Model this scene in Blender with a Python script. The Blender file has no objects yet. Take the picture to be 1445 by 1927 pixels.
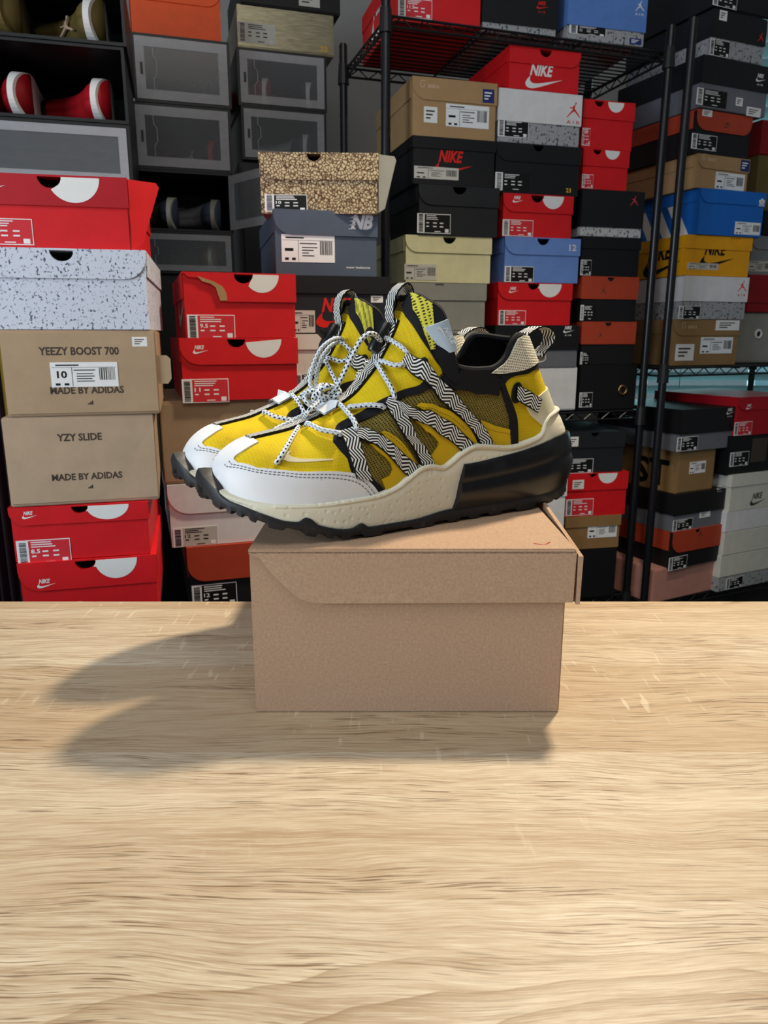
import bpy, bmesh, math, random
import numpy as np
from mathutils import Vector, Matrix
from mathutils.geometry import delaunay_2d_cdt
random.seed(7)
PI = math.pi
scene = bpy.context.scene
COL = scene.collection

# ---------------------------------------------------------------- camera, world, lights, exposure
cam_d = bpy.data.cameras.new('camera'); cam = bpy.data.objects.new('camera', cam_d); COL.objects.link(cam)
cam.location = (0, 0, .268); cam.rotation_euler = (math.radians(90 - 13.4), 0, 0)
cam_d.sensor_fit = 'HORIZONTAL'; cam_d.sensor_width = 36; cam_d.lens = 36 * 1400 / 1445
cam_d.clip_start = .01; cam_d.clip_end = 50
cam_d.dof.use_dof = True; cam_d.dof.focus_distance = .58; cam_d.dof.aperture_fstop = 30
scene.camera = cam
vs = scene.view_settings
scene.display_settings.display_device = 'sRGB'
vs.view_transform = 'Standard'; vs.look = 'None'; vs.gamma = 1; vs.use_curve_mapping = False
vs.exposure = 0.0
world = bpy.data.worlds.new('world'); scene.world = world; world.use_nodes = True
bg = world.node_tree.nodes['Background']; bg.inputs['Color'].default_value = (.80, .92, 1.0, 1); bg.inputs['Strength'].default_value = .16

def area_light(name, loc, target, size, power, color, shape='RECTANGLE', size_y=None):
    d = bpy.data.lights.new(name, 'AREA'); d.energy = power; d.color = color; d.shape = shape; d.size = size
    if shape in ('RECTANGLE', 'ELLIPSE'): d.size_y = size_y or size
    o = bpy.data.objects.new(name, d); COL.objects.link(o); o.location = loc
    o.rotation_euler = (Vector(target) - Vector(loc)).to_track_quat('-Z', 'Y').to_euler()
    return o
# warm ceiling lamp at the back right, cool daylight from a window at the front left, neutral ceiling bounce, daylight behind the blinds
area_light('ceiling_lamp_light', (.56, 1.26, 1.64), (.30, .80, 0), .15, 17, (1, .85, .64), 'DISK').data.spread = 1.9
area_light('window_daylight', (-1.75, -.55, .62), (0.1, .9, .12), 1.0, 36, (.76, .88, 1.0), size_y=.9)
area_light('ceiling_bounce', (.1, -.3, 2.0), (0, .8, 0), 1.4, 14, (1, .95, .88), size_y=1.0)
area_light('blind_daylight', (1.6, 3.9, .7), (1.5, 3.1, .5), 1.4, 110, (.55, .95, 1), size_y=1.6)

# ---------------------------------------------------------------- materials
def lin(h):
    h = h.lstrip('#'); c = [int(h[i:i + 2], 16) / 255 for i in (0, 2, 4)]
    return tuple(x / 12.92 if x <= .04045 else ((x + .055) / 1.055) ** 2.4 for x in c) + (1,)
MATS = {}
class N:
    """small node helper"""
    def __init__(s, name, rough=.6, spec=.3):
        m = bpy.data.materials.new(name); m.use_nodes = True; s.m = m; s.t = m.node_tree
        s.b = s.t.nodes['Principled BSDF']; s.b.inputs['Roughness'].default_value = rough
        s.b.inputs['Specular IOR Level'].default_value = spec; MATS[name] = m
    def n(s, kind, **kw):
        x = s.t.nodes.new(kind)
        for k, v in kw.items():
            if k.startswith('i_'): 
                key = k[2:].replace('_', ' '); x.inputs[key].default_value = v
            else: setattr(x, k, v)
        return x
    def link(s, a, b): s.t.links.new(a, b)
    def math(s, op, a, b=None, c=None, clamp=False):
        x = s.t.nodes.new('ShaderNodeMath'); x.operation = op; x.use_clamp = clamp
        for i, v in enumerate((a, b, c)):
            if v is None: continue
            if hasattr(v, 'is_linked'): s.link(v, x.inputs[i])
            else: x.inputs[i].default_value = v
        return x.outputs[0]
    def mix(s, f, a, b):
        x = s.t.nodes.new('ShaderNodeMix'); x.data_type = 'RGBA'
        for i, v in ((0, f), (6, a), (7, b)):
            if hasattr(v, 'is_linked'): s.link(v, x.inputs[i])
            else: x.inputs[i].default_value = v
        return x.outputs[2]
    def coord(s, kind='Object', scale=(1, 1, 1), rot=(0, 0, 0)):
        c = s.t.nodes.new('ShaderNodeTexCoord'); mp = s.t.nodes.new('ShaderNodeMapping')
        mp.inputs['Scale'].default_value = scale; mp.inputs['Rotation'].default_value = rot
        s.link(c.outputs[kind], mp.inputs['Vector']); return mp.outputs[0]
    def noise(s, vec, scale, detail=2, rough=.5, dist=0):
        x = s.n('ShaderNodeTexNoise'); s.link(vec, x.inputs['Vector'])
        x.inputs['Scale'].default_value = scale; x.inputs['Detail'].default_value = detail
        x.inputs['Roughness'].default_value = rough; x.inputs['Distortion'].default_value = dist
        return x.outputs['Fac']
    def voro(s, vec, scale, feature='F1', out='Distance', rnd=1):
        x = s.n('ShaderNodeTexVoronoi', feature=feature); s.link(vec, x.inputs['Vector'])
        x.inputs['Scale'].default_value = scale; x.inputs['Randomness'].default_value = rnd
        return x.outputs[out]
    def ramp(s, f, stops):
        x = s.n('ShaderNodeValToRGB'); e = x.color_ramp.elements
        while len(e) < len(stops): e.new(.5)
        for el, (p, c) in zip(e, stops): el.position = p; el.color = c
        s.link(f, x.inputs[0]); return x.outputs[0]
    def step(s, f, a, b):
        x = s.n('ShaderNodeMapRange'); s.link(f, x.inputs[0]); x.inputs[1].default_value = a; x.inputs[2].default_value = b
        return x.outputs[0]
    def base(s, c): 
        if hasattr(c, 'is_linked'): s.link(c, s.b.inputs['Base Color'])
        else: s.b.inputs['Base Color'].default_value = c
    def bump(s, h, strength=.2, dist=.001):
        x = s.n('ShaderNodeBump'); x.inputs['Strength'].default_value = strength; x.inputs['Distance'].default_value = dist
        s.link(h, x.inputs['Height']); s.link(x.outputs[0], s.b.inputs['Normal'])

def card(name, hexc, rough=.5, spec=.35, vary=.10):
    """coated card of a shoe box: even print, faint scuffs"""
    k = N(name, rough, spec); v = k.coord('Object'); f = k.noise(v, 26, 4, .6)
    c = lin(hexc); d = tuple(x * (1 - vary) for x in c[:3]) + (1,)
    k.base(k.mix(k.step(f, .35, .65), d, c)); k.bump(k.noise(v, 140, 3), .06, .0006)
    return k.m
def plain(name, hexc, rough=.5, spec=.3, metal=0):
    k = N(name, rough, spec); v = k.coord('Object'); c = lin(hexc)
    k.base(k.mix(k.noise(v, 60, 2), tuple(x * .93 for x in c[:3]) + (1,), c)); k.b.inputs['Metallic'].default_value = metal
    return k.m
for nm, hx in dict(red='#DC1820', crimson='#B81422', darkred='#9A0F18', black='#17171A', charcoal='#222428', white='#E6E4E4', offwhite='#DEDCCF', cream='#E9E3B4',
                   tan='#B08D62', brown='#96754B', kraftlight='#A78D70', kraftpale='#B59A7C', slide='#BEA58A', rust='#B5432A', orange='#F2571A', slate='#4F5A6B', blue='#5D86CE', royal='#1769C4', skyblue='#6C90D4',
                   yellow='#F0A616', grey='#8E8E92', midgrey='#6E7077', warmgrey='#9C9B92', pink='#C58D7F', olive='#6E5F33', darkcard='#131316').items():
    card('card_' + nm, hx)
for nm, hx in dict(paper='#F2F2F2', ink='#141414', redprint='#D9404A', white='#F0EFEC', logo_red='#E0261F', logo_black='#101010', gold='#E0B433', navy='#26306E', greyink='#4A4038', paleprint='#CFCBC2', tanprint='#C3A67E', labelred='#D8323C', labelgrey='#C2C2B8', pinkprint='#D6B49A', steel='#C9CCD2', silver='#D8D8DC').items():
    plain('print_' + nm, hx, .45)
# speckled cement cards and the crackled print
def cement(name, bg_, fg, scale, cover, stretch=(1, 1, 1)):
    k = N(name, .5, .35); v = k.coord('Object', stretch)
    f = k.noise(v, scale, 3, .65, .4); g = k.noise(v, scale * .22, 1)
    a = k.math('GREATER_THAN', k.math('ADD', f, k.math('MULTIPLY', g, .12)), cover)
    k.base(k.mix(a, lin(bg_), lin(fg)))
cement('cement_white', '#D3D8E6', '#5A6070', 270, .655, (1, 1, .8))
cement('cement_grey', '#A3A4A6', '#3D3D42', 160, .645, (1, 1, .7))
cement('cement_light', '#C4C4C2', '#54544E', 160, .64, (1, 1, .7))
k = N('elephant_print', .4, .4); v = k.coord('Object'); w = k.n('ShaderNodeTexNoise'); k.link(v, w.inputs['Vector']); w.inputs['Scale'].default_value = 60
va = k.n('ShaderNodeVectorMath', operation='ADD'); sc = k.n('ShaderNodeVectorMath', operation='SCALE'); k.link(w.outputs['Color'], sc.inputs[0]); sc.inputs['Scale'].default_value = .012
k.link(v, va.inputs[0]); k.link(sc.outputs[0], va.inputs[1])
e = k.voro(va.outputs[0], 165, 'DISTANCE_TO_EDGE'); k.base(k.mix(k.step(e, .05, .20), lin('#54351A'), lin('#CDBB94')))
k = N('gold_foil', .32, .5); v = k.coord('Object', (6, 1, 60)); k.b.inputs['Metallic'].default_value = .75; k.base(k.mix(k.noise(v, 4, 3), lin('#5F5A48'), lin('#B9B193'))); k.bump(k.noise(v, 8, 2), .3, .001)
# kraft cardboard of the box under the shoes
k = N('kraft', .85, .15); v = k.coord('Object')
f1 = k.noise(v, 520, 4, .7); f2 = k.noise(v, 30, 3); f3 = k.noise(k.coord('Object', (1, 1, .25)), 900, 2)
c = k.mix(k.step(f1, .3, .7), lin('#A08269'), lin('#B79A81')); c = k.mix(k.math('MULTIPLY', k.step(f2, .4, .7), .3), c, lin('#A88A70'))
fl = k.math('GREATER_THAN', k.noise(k.coord('Object', (1, 1, .35)), 260, 1), .775); c = k.mix(k.math('MULTIPLY', fl, .55), c, lin('#7A5B40'))
k.base(c); k.bump(f1, .12, .0006)
k = N('kraft_edge', .9, .1); v = k.coord('Object', (1, 1, 1)); k.base(k.mix(k.step(k.noise(v, 700, 1), .4, .6), lin('#7D6146'), lin('#C4A785')))
# oak laminate table top, grain along x
k = N('oak_laminate', .42, .4); v = k.coord('Object', (1, 1, 1))
sx = k.n('ShaderNodeSeparateXYZ'); k.link(v, sx.inputs[0]); pid = k.math('FLOOR', k.math('DIVIDE', k.math('ADD', sx.outputs[1], .021), .066))
wn = k.n('ShaderNodeTexWhiteNoise', noise_dimensions='1D'); k.link(pid, wn.inputs['W']); tone = wn.outputs['Value']          # laminate strips of differing tone
warp = k.n('ShaderNodeTexNoise'); k.link(k.coord('Object', (2.6, 5.0, 1)), warp.inputs['Vector']); warp.inputs['Scale'].default_value = 2.0; warp.inputs['Detail'].default_value = 2
sc = k.n('ShaderNodeVectorMath', operation='MULTIPLY_ADD'); k.link(warp.outputs['Color'], sc.inputs[0]); sc.inputs[1].default_value = (0, .040, 0); k.link(v, sc.inputs[2])
cb = k.n('ShaderNodeCombineXYZ'); k.link(k.math('MULTIPLY', tone, 9), cb.inputs[0]); k.link(tone, cb.inputs[2]); ad = k.n('ShaderNodeVectorMath', operation='ADD'); k.link(sc.outputs[0], ad.inputs[0]); k.link(cb.outputs[0], ad.inputs[1]); wv = ad.outputs[0]
def stretched(sx, sy):
    m = k.n('ShaderNodeVectorMath', operation='MULTIPLY'); k.link(wv, m.inputs[0]); m.inputs[1].default_value = (sx, sy, 1); return m.outputs[0]
band = k.noise(stretched(2.0, 42), 1, 4, .6); mid = k.noise(stretched(14, 380), 1, 4, .65); fine = k.noise(stretched(40, 1450), 1, 3, .65); pore = k.noise(stretched(26, 1050), 1, 2, .5); mask = k.noise(stretched(5, 30), 1, 2)
c = k.mix(k.step(band, .32, .68), lin('#A99378'), lin('#C6B59B')); c = k.mix(k.math('MULTIPLY', k.step(mid, .47, .70), .60), c, lin('#D2C6AF')); c = k.mix(k.math('MULTIPLY', k.step(mid, .50, .30), .55), c, lin('#9A7F63'))
c = k.mix(k.math('MULTIPLY', k.step(fine, .50, .68), .65), c, lin('#D9CEB8')); c = k.mix(k.math('MULTIPLY', k.step(fine, .48, .34), .35), c, lin('#917658')); c = k.mix(k.math('MULTIPLY', k.step(tone, .35, .9), .50), c, lin('#A48763'))
qx = k.math('SUBTRACT', sx.outputs[0], .10); sy_ = k.n('ShaderNodeSeparateXYZ'); k.link(sc.outputs[0], sy_.inputs[0]); qy = k.math('ADD', sy_.outputs[1], .085)
rr = k.math('SQRT', k.math('ADD', k.math('MULTIPLY', k.math('MULTIPLY', qx, qx), .05), k.math('MULTIPLY', qy, qy)))
ring = k.math('POWER', k.math('FRACT', k.math('MULTIPLY', k.math('ADD', rr, k.math('MULTIPLY', k.noise(v, 9, 3), .025)), 75)), 4); near = k.step(rr, .075, .045)
c = k.mix(k.math('MULTIPLY', k.math('MULTIPLY', ring, near), .75), c, lin('#8A6F4C'))
dk = k.math('MULTIPLY', k.step(pore, .585, .635), k.step(mask, .42, .58)); c = k.mix(k.math('MULTIPLY', dk, .85), c, lin('#6A5239'))
saw = k.math('MULTIPLY', k.step(k.noise(k.coord('Object', (190, 30, 1), (0, 0, .2)), 1, 1), .66, .74), k.step(k.noise(k.coord('Object', (4, 7, 1)), 1, 1), .52, .62)); c = k.mix(k.math('MULTIPLY', saw, .35), c, lin('#E6DAC2'))
k.base(c); k.bump(k.math('SUBTRACT', fine, dk), .20, .0005)
# setting
plain('wall_paint', '#A29E9A', .9, .1); plain('floor_dark', '#2A2522', .7, .2); plain('black_metal', '#141416', .35, .5); plain('black_plastic', '#1B1C1E', .45, .4); plain('post_metal', '#1A1B20', .3, .6, .3)
plain('blind_slat', '#93A3A4', .5, .3); plain('trim_white', '#B9C4CC', .5); plain('dark_cloth', '#2A1D24', .9, .1); plain('gold_cloth', '#8E7530', .8, .1); plain('chrome', '#D9DADC', .18, .5, 1); plain('brass', '#B08A5E', .25, .5, 1)
def clear(name, tint, opaque, rough):
    m = bpy.data.materials.new(name); m.use_nodes = True; t = m.node_tree; t.nodes.clear(); MATS[name] = m
    o = t.nodes.new('ShaderNodeOutputMaterial'); mx = t.nodes.new('ShaderNodeMixShader'); tr = t.nodes.new('ShaderNodeBsdfTransparent'); p = t.nodes.new('ShaderNodeBsdfPrincipled')
    nz = t.nodes.new('ShaderNodeTexNoise'); nz.inputs['Scale'].default_value = 9; mr = t.nodes.new('ShaderNodeMapRange'); t.links.new(nz.outputs['Fac'], mr.inputs[0]); mr.inputs[3].default_value = opaque * .8; mr.inputs[4].default_value = opaque * 1.2
    tr.inputs[0].default_value = (.93, .95, .96, 1); p.inputs['Base Color'].default_value = tint; p.inputs['Roughness'].default_value = rough; p.inputs['Specular IOR Level'].default_value = .6
    t.links.new(mr.outputs[0], mx.inputs[0]); t.links.new(tr.outputs[0], mx.inputs[1]); t.links.new(p.outputs[0], mx.inputs[2]); t.links.new(mx.outputs[0], o.inputs[0])
clear('clear_plastic', (.42, .44, .46, 1), .18, .12); clear('frosted_plastic', (.60, .61, .64, 1), .45, .3)

# ---------------------------------------------------------------- mesh helpers
class MB:
    def __init__(s): s.v = []; s.f = []; s.uv = []
    def quadgrid(s, P, closed_u=False, UVs=None, flip=False):
        """P[i][j] grid of points"""
        o = len(s.v); n = len(P); m = len(P[0])
        for i in range(n):
            for j in range(m): s.v.append(tuple(P[i][j])); s.uv.append(UVs[i][j] if UVs else (0, 0))
        for i in range(n - 1):
            for j in range(m if closed_u else m - 1):
                q = (o + i * m + j, o + i * m + (j + 1) % m, o + (i + 1) * m + (j + 1) % m, o + (i + 1) * m + j)
                s.f.append(q[::-1] if flip else q)
        return o
    def face(s, ids): s.f.append(tuple(ids))
    def add(s, verts, faces, uv=None):
        o = len(s.v); s.v += [tuple(p) for p in verts]; s.uv += list(uv) if uv else [(0, 0)] * len(verts); s.f += [tuple(i + o for i in f) for f in faces]
    def box(s, x0, x1, y0, y1, z0, z1):
        s.add([(x0, y0, z0), (x1, y0, z0), (x1, y1, z0), (x0, y1, z0), (x0, y0, z1), (x1, y0, z1), (x1, y1, z1), (x0, y1, z1)],
              [(0, 3, 2, 1), (4, 5, 6, 7), (0, 1, 5, 4), (1, 2, 6, 5), (2, 3, 7, 6), (3, 0, 4, 7)])
    def plate(s, poly, y0, y1):
        """polygon in the xz plane (counter-clockwise seen from -y), extruded from y0 (back) to y1 (front, smaller)"""
        n = len(poly); s.add([(x, y1, z) for x, z in poly] + [(x, y0, z) for x, z in poly],
                             [tuple(range(n)), tuple(range(2 * n - 1, n - 1, -1))] + [(i, n + i, n + (i + 1) % n, (i + 1) % n) for i in range(n)])
    def tube(s, pts, r, seg=8, caps=True, flat=1.0):
        pts = [Vector(p) for p in pts]; n = len(pts); t0 = (pts[1] - pts[0]).normalized()
        up = Vector((0, 0, 1)) if abs(t0.z) < .9 else Vector((0, 1, 0)); a = t0.cross(up).normalized(); P = []; U = []; L = 0
        for i in range(n):
            t = (pts[min(i + 1, n - 1)] - pts[max(i - 1, 0)]).normalized(); a = (a - t * a.dot(t)).normalized(); b = t.cross(a)
            rr = r(i / (n - 1)) if callable(r) else r
            if i: L += (pts[i] - pts[i - 1]).length
            P.append([pts[i] + (a * math.cos(q) + b * math.sin(q) * flat) * rr for q in [2 * PI * j / seg for j in range(seg)]])
            U.append([(L, j / seg) for j in range(seg)])
        o = s.quadgrid(P, True, U)
        if caps: s.face([o + j for j in range(seg)][::-1]); s.face([o + (n - 1) * seg + j for j in range(seg)])
    def build(s, name, mat, parent=None, smooth=False, bevel=0, angle=None):
        me = bpy.data.meshes.new(name); me.from_pydata(s.v, [], s.f)
        if any(u != (0, 0) for u in s.uv):
            lay = me.uv_layers.new(name='UVMap'); li = np.zeros(len(me.loops), dtype=np.int32); me.loops.foreach_get('vertex_index', li)
            lay.data.foreach_set('uv', np.array(s.uv, dtype=np.float32)[li].ravel())
        if bevel:
            bm = bmesh.new(); bm.from_mesh(me); bmesh.ops.recalc_face_normals(bm, faces=bm.faces); bmesh.ops.bevel(bm, geom=bm.edges[:], offset=bevel, segments=2, affect='EDGES', clamp_overlap=True); bm.to_mesh(me); bm.free()
        if smooth:
            me.shade_smooth()
            if angle: 
                try: me.set_sharp_from_angle(angle=angle)
                except Exception: pass
        me.materials.append(MATS[mat] if isinstance(mat, str) else mat)
        o = bpy.data.objects.new(name, me); COL.objects.link(o); o.parent = parent
        return o
def thing(name, label, cat, loc=(0, 0, 0), rotz=0, group=None):
    o = bpy.data.objects.new(name, None); COL.objects.link(o); o.empty_display_size = .02
    o.location = loc; o.rotation_euler = (0, 0, rotz); o['label'] = label; o['category'] = cat
    if group: o['group'] = group
    return o
def tag(o, label, cat, group=None):
    o['label'] = label; o['category'] = cat
    if group: o['group'] = group
    return o
def struct(o): o['kind'] = 'structure'; return o
def spline(pts, n=6):
    """catmull-rom through 2D/3D points"""
    P = [np.array(p, float) for p in pts]; out = []
    for i in range(len(P) - 1):
        a = P[max(i - 1, 0)]; b = P[i]; c = P[i + 1]; d = P[min(i + 2, len(P) - 1)]
        for q in range(n):
            t = q / n; out.append(tuple(.5 * (2 * b + (c - a) * t + (2 * a - 5 * b + 4 * c - d) * t * t + (3 * b - a - 3 * c + d) * t ** 3)))
    out.append(tuple(P[-1])); return out
_tc = {}
def text_mesh(s, bold=0.0, shear=0.0):
    """verts (x, z) scaled to unit cap height, faces, width"""
    key = (s, bold, shear)
    if key not in _tc:
        cu = bpy.data.curves.new('t', 'FONT'); cu.body = s; cu.size = 1; cu.offset = bold; cu.shear = shear; cu.resolution_u = 2
        o = bpy.data.objects.new('t', cu); COL.objects.link(o); bpy.context.view_layer.update()
        me = bpy.data.meshes.new_from_object(o.evaluated_get(bpy.context.evaluated_depsgraph_get()))
        v = [(q.co.x, q.co.y) for q in me.vertices]; f = [tuple(p.vertices) for p in me.polygons]
        bpy.data.objects.remove(o); bpy.data.curves.remove(cu); bpy.data.meshes.remove(me)
        x0 = min(q[0] for q in v); x1 = max(q[0] for q in v); z0 = min(q[1] for q in v); z1 = max(q[1] for q in v)
        _tc[key] = ([((q[0] - x0) / (x1 - x0), (q[1] - z0) / (z1 - z0)) for q in v], f)
    return _tc[key]
def put_text(mb, s, x, z, w, h, y, bold=0.02, shear=0.0):
    v, f = text_mesh(s, bold, shear); mb.add([(x + a * w, y, z + b * h) for a, b in v], f)
SWOOSH = spline([(1, .42), (.72, .27), (.45, .13), (.27, .05), (.15, .03), (.05, .08), (.01, .19), (.05, .33), (.14, .48)], 3)[:-1] + [(.145, .49)] + spline([(.14, .48), (.125, .37), (.14, .28), (.20, .225), (.30, .215), (.5, .26), (.75, .34), (1, .42)], 3)[1:-1]
JUMPER = [(.60, .99), (.67, 1.0), (.70, .94), (.66, .89), (.61, .80), (.575, .70), (.58, .60), (.66, .50), (.80, .36), (.97, .16), (1.0, .08), (.93, .10), (.78, .26), (.62, .40), (.52, .45), (.42, .38), (.28, .26), (.14, .14), (.03, .04), (0, .10), (.08, .16), (.22, .32), (.36, .47), (.44, .56), (.43, .62), (.34, .60), (.22, .63), (.19, .68), (.26, .68), (.36, .67), (.44, .71), (.47, .78), (.52, .82), (.56, .79), (.585, .86)][::-1]
def put_poly(mb, poly, x, z, w, h, y):
    mb.plate([(x + a * w, z + b * h) for a, b in poly], y + .0002, y)
def ell(cx, cz, rx, rz, n=20, a0=0, a1=2 * PI): return [(cx + rx * math.cos(a0 + (a1 - a0) * i / n), cz + rz * math.sin(a0 + (a1 - a0) * i / n)) for i in range(n if a1 - a0 > 6 else n + 1)]

MIDSHELF, MIDLOW, TOPSHELF, ESHELF, ELOW = .0555, -.5125, .9950, .1790, -.5270

# ---------------------------------------------------------------- the room
FLOOR = -.75
mb = MB(); mb.box(-2.6, 3.0, -1.2, 3.3, FLOOR - .05, FLOOR); struct(mb.build('floor', 'floor_dark'))
mb = MB()                                             # back wall with the window opening
WX0, WX1, WZ0, WZ1 = .98, 2.2, -.05, 1.45; Y0, Y1 = 3.10, 3.22
mb.box(-2.6, WX0, Y0, Y1, FLOOR, 1.75); mb.box(WX1, 3.0, Y0, Y1, FLOOR, 1.75); mb.box(WX0, WX1, Y0, Y1, FLOOR, WZ0); mb.box(WX0, WX1, Y0, Y1, WZ1, 1.75)
struct(mb.build('wall_back', 'wall_paint'))
mb = MB(); mb.box(-2.72, -2.6, -1.2, 3.3, FLOOR, 1.75)
for o in (mb,): pass
mb = MB(); mb.box(3.0, 3.12, -1.2, 3.3, FLOOR, 1.75); struct(mb.build('wall_right', 'wall_paint'))
mb = MB(); mb.box(WX0 - .06, WX0, Y0 - .02, Y1, WZ0 - .06, WZ1 + .06); mb.box(WX1, WX1 + .06, Y0 - .02, Y1, WZ0 - .06, WZ1 + .06); mb.box(WX0, WX1, Y0 - .02, Y1, WZ0 - .06, WZ0); mb.box(WX0, WX1, Y0 - .02, Y1, WZ1, WZ1 + .06); mb.box(1.54, 1.60, Y0 + .03, Y1 - .02, WZ0, WZ1)
wf = struct(mb.build('window_1', 'trim_white'))
mb = MB(); mb.box(WX0, WX1, Y1 - .03, Y1 - .024, WZ0, WZ1); g = mb.build('window_pane', 'clear_plastic', wf)
bl = thing('window_blind', 'pale horizontal slat blind hanging in the window behind the right rack', 'blind', (1.58, Y0 - .06, WZ1))
mb = MB()
for i in range(27):
    z = WZ1 - .06 - i * .0535; c, s = math.cos(.75), math.sin(.75)
    P = [[(x, -.025 * c * q, z - WZ1 + .025 * s * q + .003 * (1 - q * q)) for q in (-1, -.3, .4, 1)] for x in (-.58, .58)]
    mb.quadgrid(P); P2 = [[(x, y + .0012, zz - .0012) for x, y, zz in r] for r in P]; mb.quadgrid(P2, flip=True)
mb.build('slats', 'blind_slat', bl)
mb = MB(); mb.box(-.59, .59, -.03, .03, -.05, 0); mb.build('headrail', 'trim_white', bl)
for x in (-.4, -.03, .4): mb = MB(); mb.tube([(x, -.03, -.04), (x, -.03, -1.45)], .0018, 6); mb.build('cord', 'trim_white', bl)

# ---------------------------------------------------------------- table
tb = thing('table', 'oak laminate table carrying the cardboard box and sneakers', 'table', (0, .33, FLOOR))
mb = MB(); mb.box(-.95, .95, -.35, .397, -FLOOR - .028, -FLOOR); mb.build('table_top', 'oak_laminate', tb, bevel=.0012)
for sx in (-1, 1):
    for sy in (-.30, .35): mb = MB(); mb.box(sx * .88 - .025, sx * .88 + .025, sy - .025, sy + .025, 0, -FLOOR - .028); mb.build('leg', 'black_metal', tb)

# ---------------------------------------------------------------- racks and benches
def ringed_post(h, r=.0115):
    m = MB(); m.tube([(0, 0, 0), (0, 0, h)], r, 12)
    for i in range(int(h / .025)): m.tube([(0, 0, .02 + i * .025), (0, 0, .0222 + i * .025)], r + .0006, 12, False)
    m.tube([(0, 0, h), (0, 0, h + .004)], r * .8, 12); return m
def wire_shelf(w, d):
    m = MB(); rw = .0022
    for i in range(int(d / .025)): y = .012 + i * (d - .024) / (int(d / .025) - 1); m.tube([(.01, y, 0), (w - .01, y, 0)], rw, 5)
    for x in (.02, w / 3, 2 * w / 3, w - .02): m.tube([(x, .01, -.003), (x, d - .01, -.003)], .003, 5)
    for y in (.008, d - .008):
        for z in (0, -.022): m.tube([(.012, y, z), (w - .012, y, z)], .0032, 6)
        n = int(w / .03); m.tube([(.012 + (w - .024) * i / n, y, 0 if i % 2 else -.022) for i in range(n + 1)], .002, 5)
    for x in (.008, w - .008):
        for z in (0, -.022): m.tube([(x, .012, z), (x, d - .012, z)], .0032, 6)
        n = int(d / .03); m.tube([(x, .012 + (d - .024) * i / n, 0 if i % 2 else -.022) for i in range(n + 1)], .002, 5)
    return m
def wire_rack(label, x, y, yaw, w, d, h, levels):
    r = thing('wire_rack', label, 'shelving rack', (x, y, FLOOR), yaw, 'black wire racks')
    for px, py in ((0, 0), (w, 0), (0, d), (w, d)):
        p = ringed_post(h).build('post', 'post_metal', r, True, angle=.6); p.location = (px, py, 0)
    for z in levels:
        s = wire_shelf(w, d).build('shelf', 'black_metal', r); s.location = (0, 0, z - FLOOR - .0035)
        for px, py in ((0, 0), (w, 0), (0, d), (w, d)): c = MB(); c.tube([(px, py, .012), (px, py, -.04)], lambda t: .0135 + .003 * t, 12); c.build('clip', 'black_plastic', s)
    return r
wire_rack('black wire rack in the middle holding three stacks of shoe boxes', .004, 1.945, math.radians(17.8), .785, .385, 1.80, (MIDLOW, MIDSHELF, TOPSHELF))
wire_rack('black wire rack at the right in front of the window blind', .789, 2.135, math.radians(24), .92, .48, 1.80, (ELOW, ESHELF))
def bench(label, x, y, z, w, d, yaw=0):
    b = thing('bench', label, 'bench', (x, y, FLOOR), yaw)
    mb = MB(); mb.box(-w / 2, w / 2, 0, d, z - FLOOR - .03, z - FLOOR); mb.build('bench_top', 'black_plastic', b)
    for sx in (-1, 1):
        for yy in (.02, d - .06): mb = MB(); mb.box(sx * (w / 2 - .04) - .02, sx * (w / 2 - .04) + .02, yy, yy + .04, 0, z - FLOOR - .03); mb.build('leg', 'black_plastic', b)
bench('low black bench under the left stack of shoe boxes', -.44, 1.06, -.1560, .18, .33, math.radians(14))
bench('low black bench under the stack with the torn-lid red box', -.205, 1.335, -.2545, .27, .38, math.radians(18))
bench('black bench under the stack with the slate grey box', -.065, 1.575, .1485, .19, .36, math.radians(14))
cl = tag(MB(), None, None) if 0 else None
mb = MB(); n = 24
P = [[(-.72 + .075 * i / n, 1.28 + .012 * math.sin(i * 1.1), z) for z in (FLOOR + .02, -.3, .10, .40)] for i in range(n + 1)]
mb.quadgrid(P); mb.quadgrid([[(x, y + .004, z) for x, y, z in r] for r in P], flip=True)
cl = mb.build('hanging_cloth', 'dark_cloth', None, True); tag(cl, 'dark plum cloth with a gold edge hanging at the far left', 'cloth')
mb = MB(); mb.tube([(-.645, 1.283, FLOOR + .02), (-.645, 1.283, .40)], .006, 8); mb.build('gold_edge', 'gold_cloth', cl)

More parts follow.
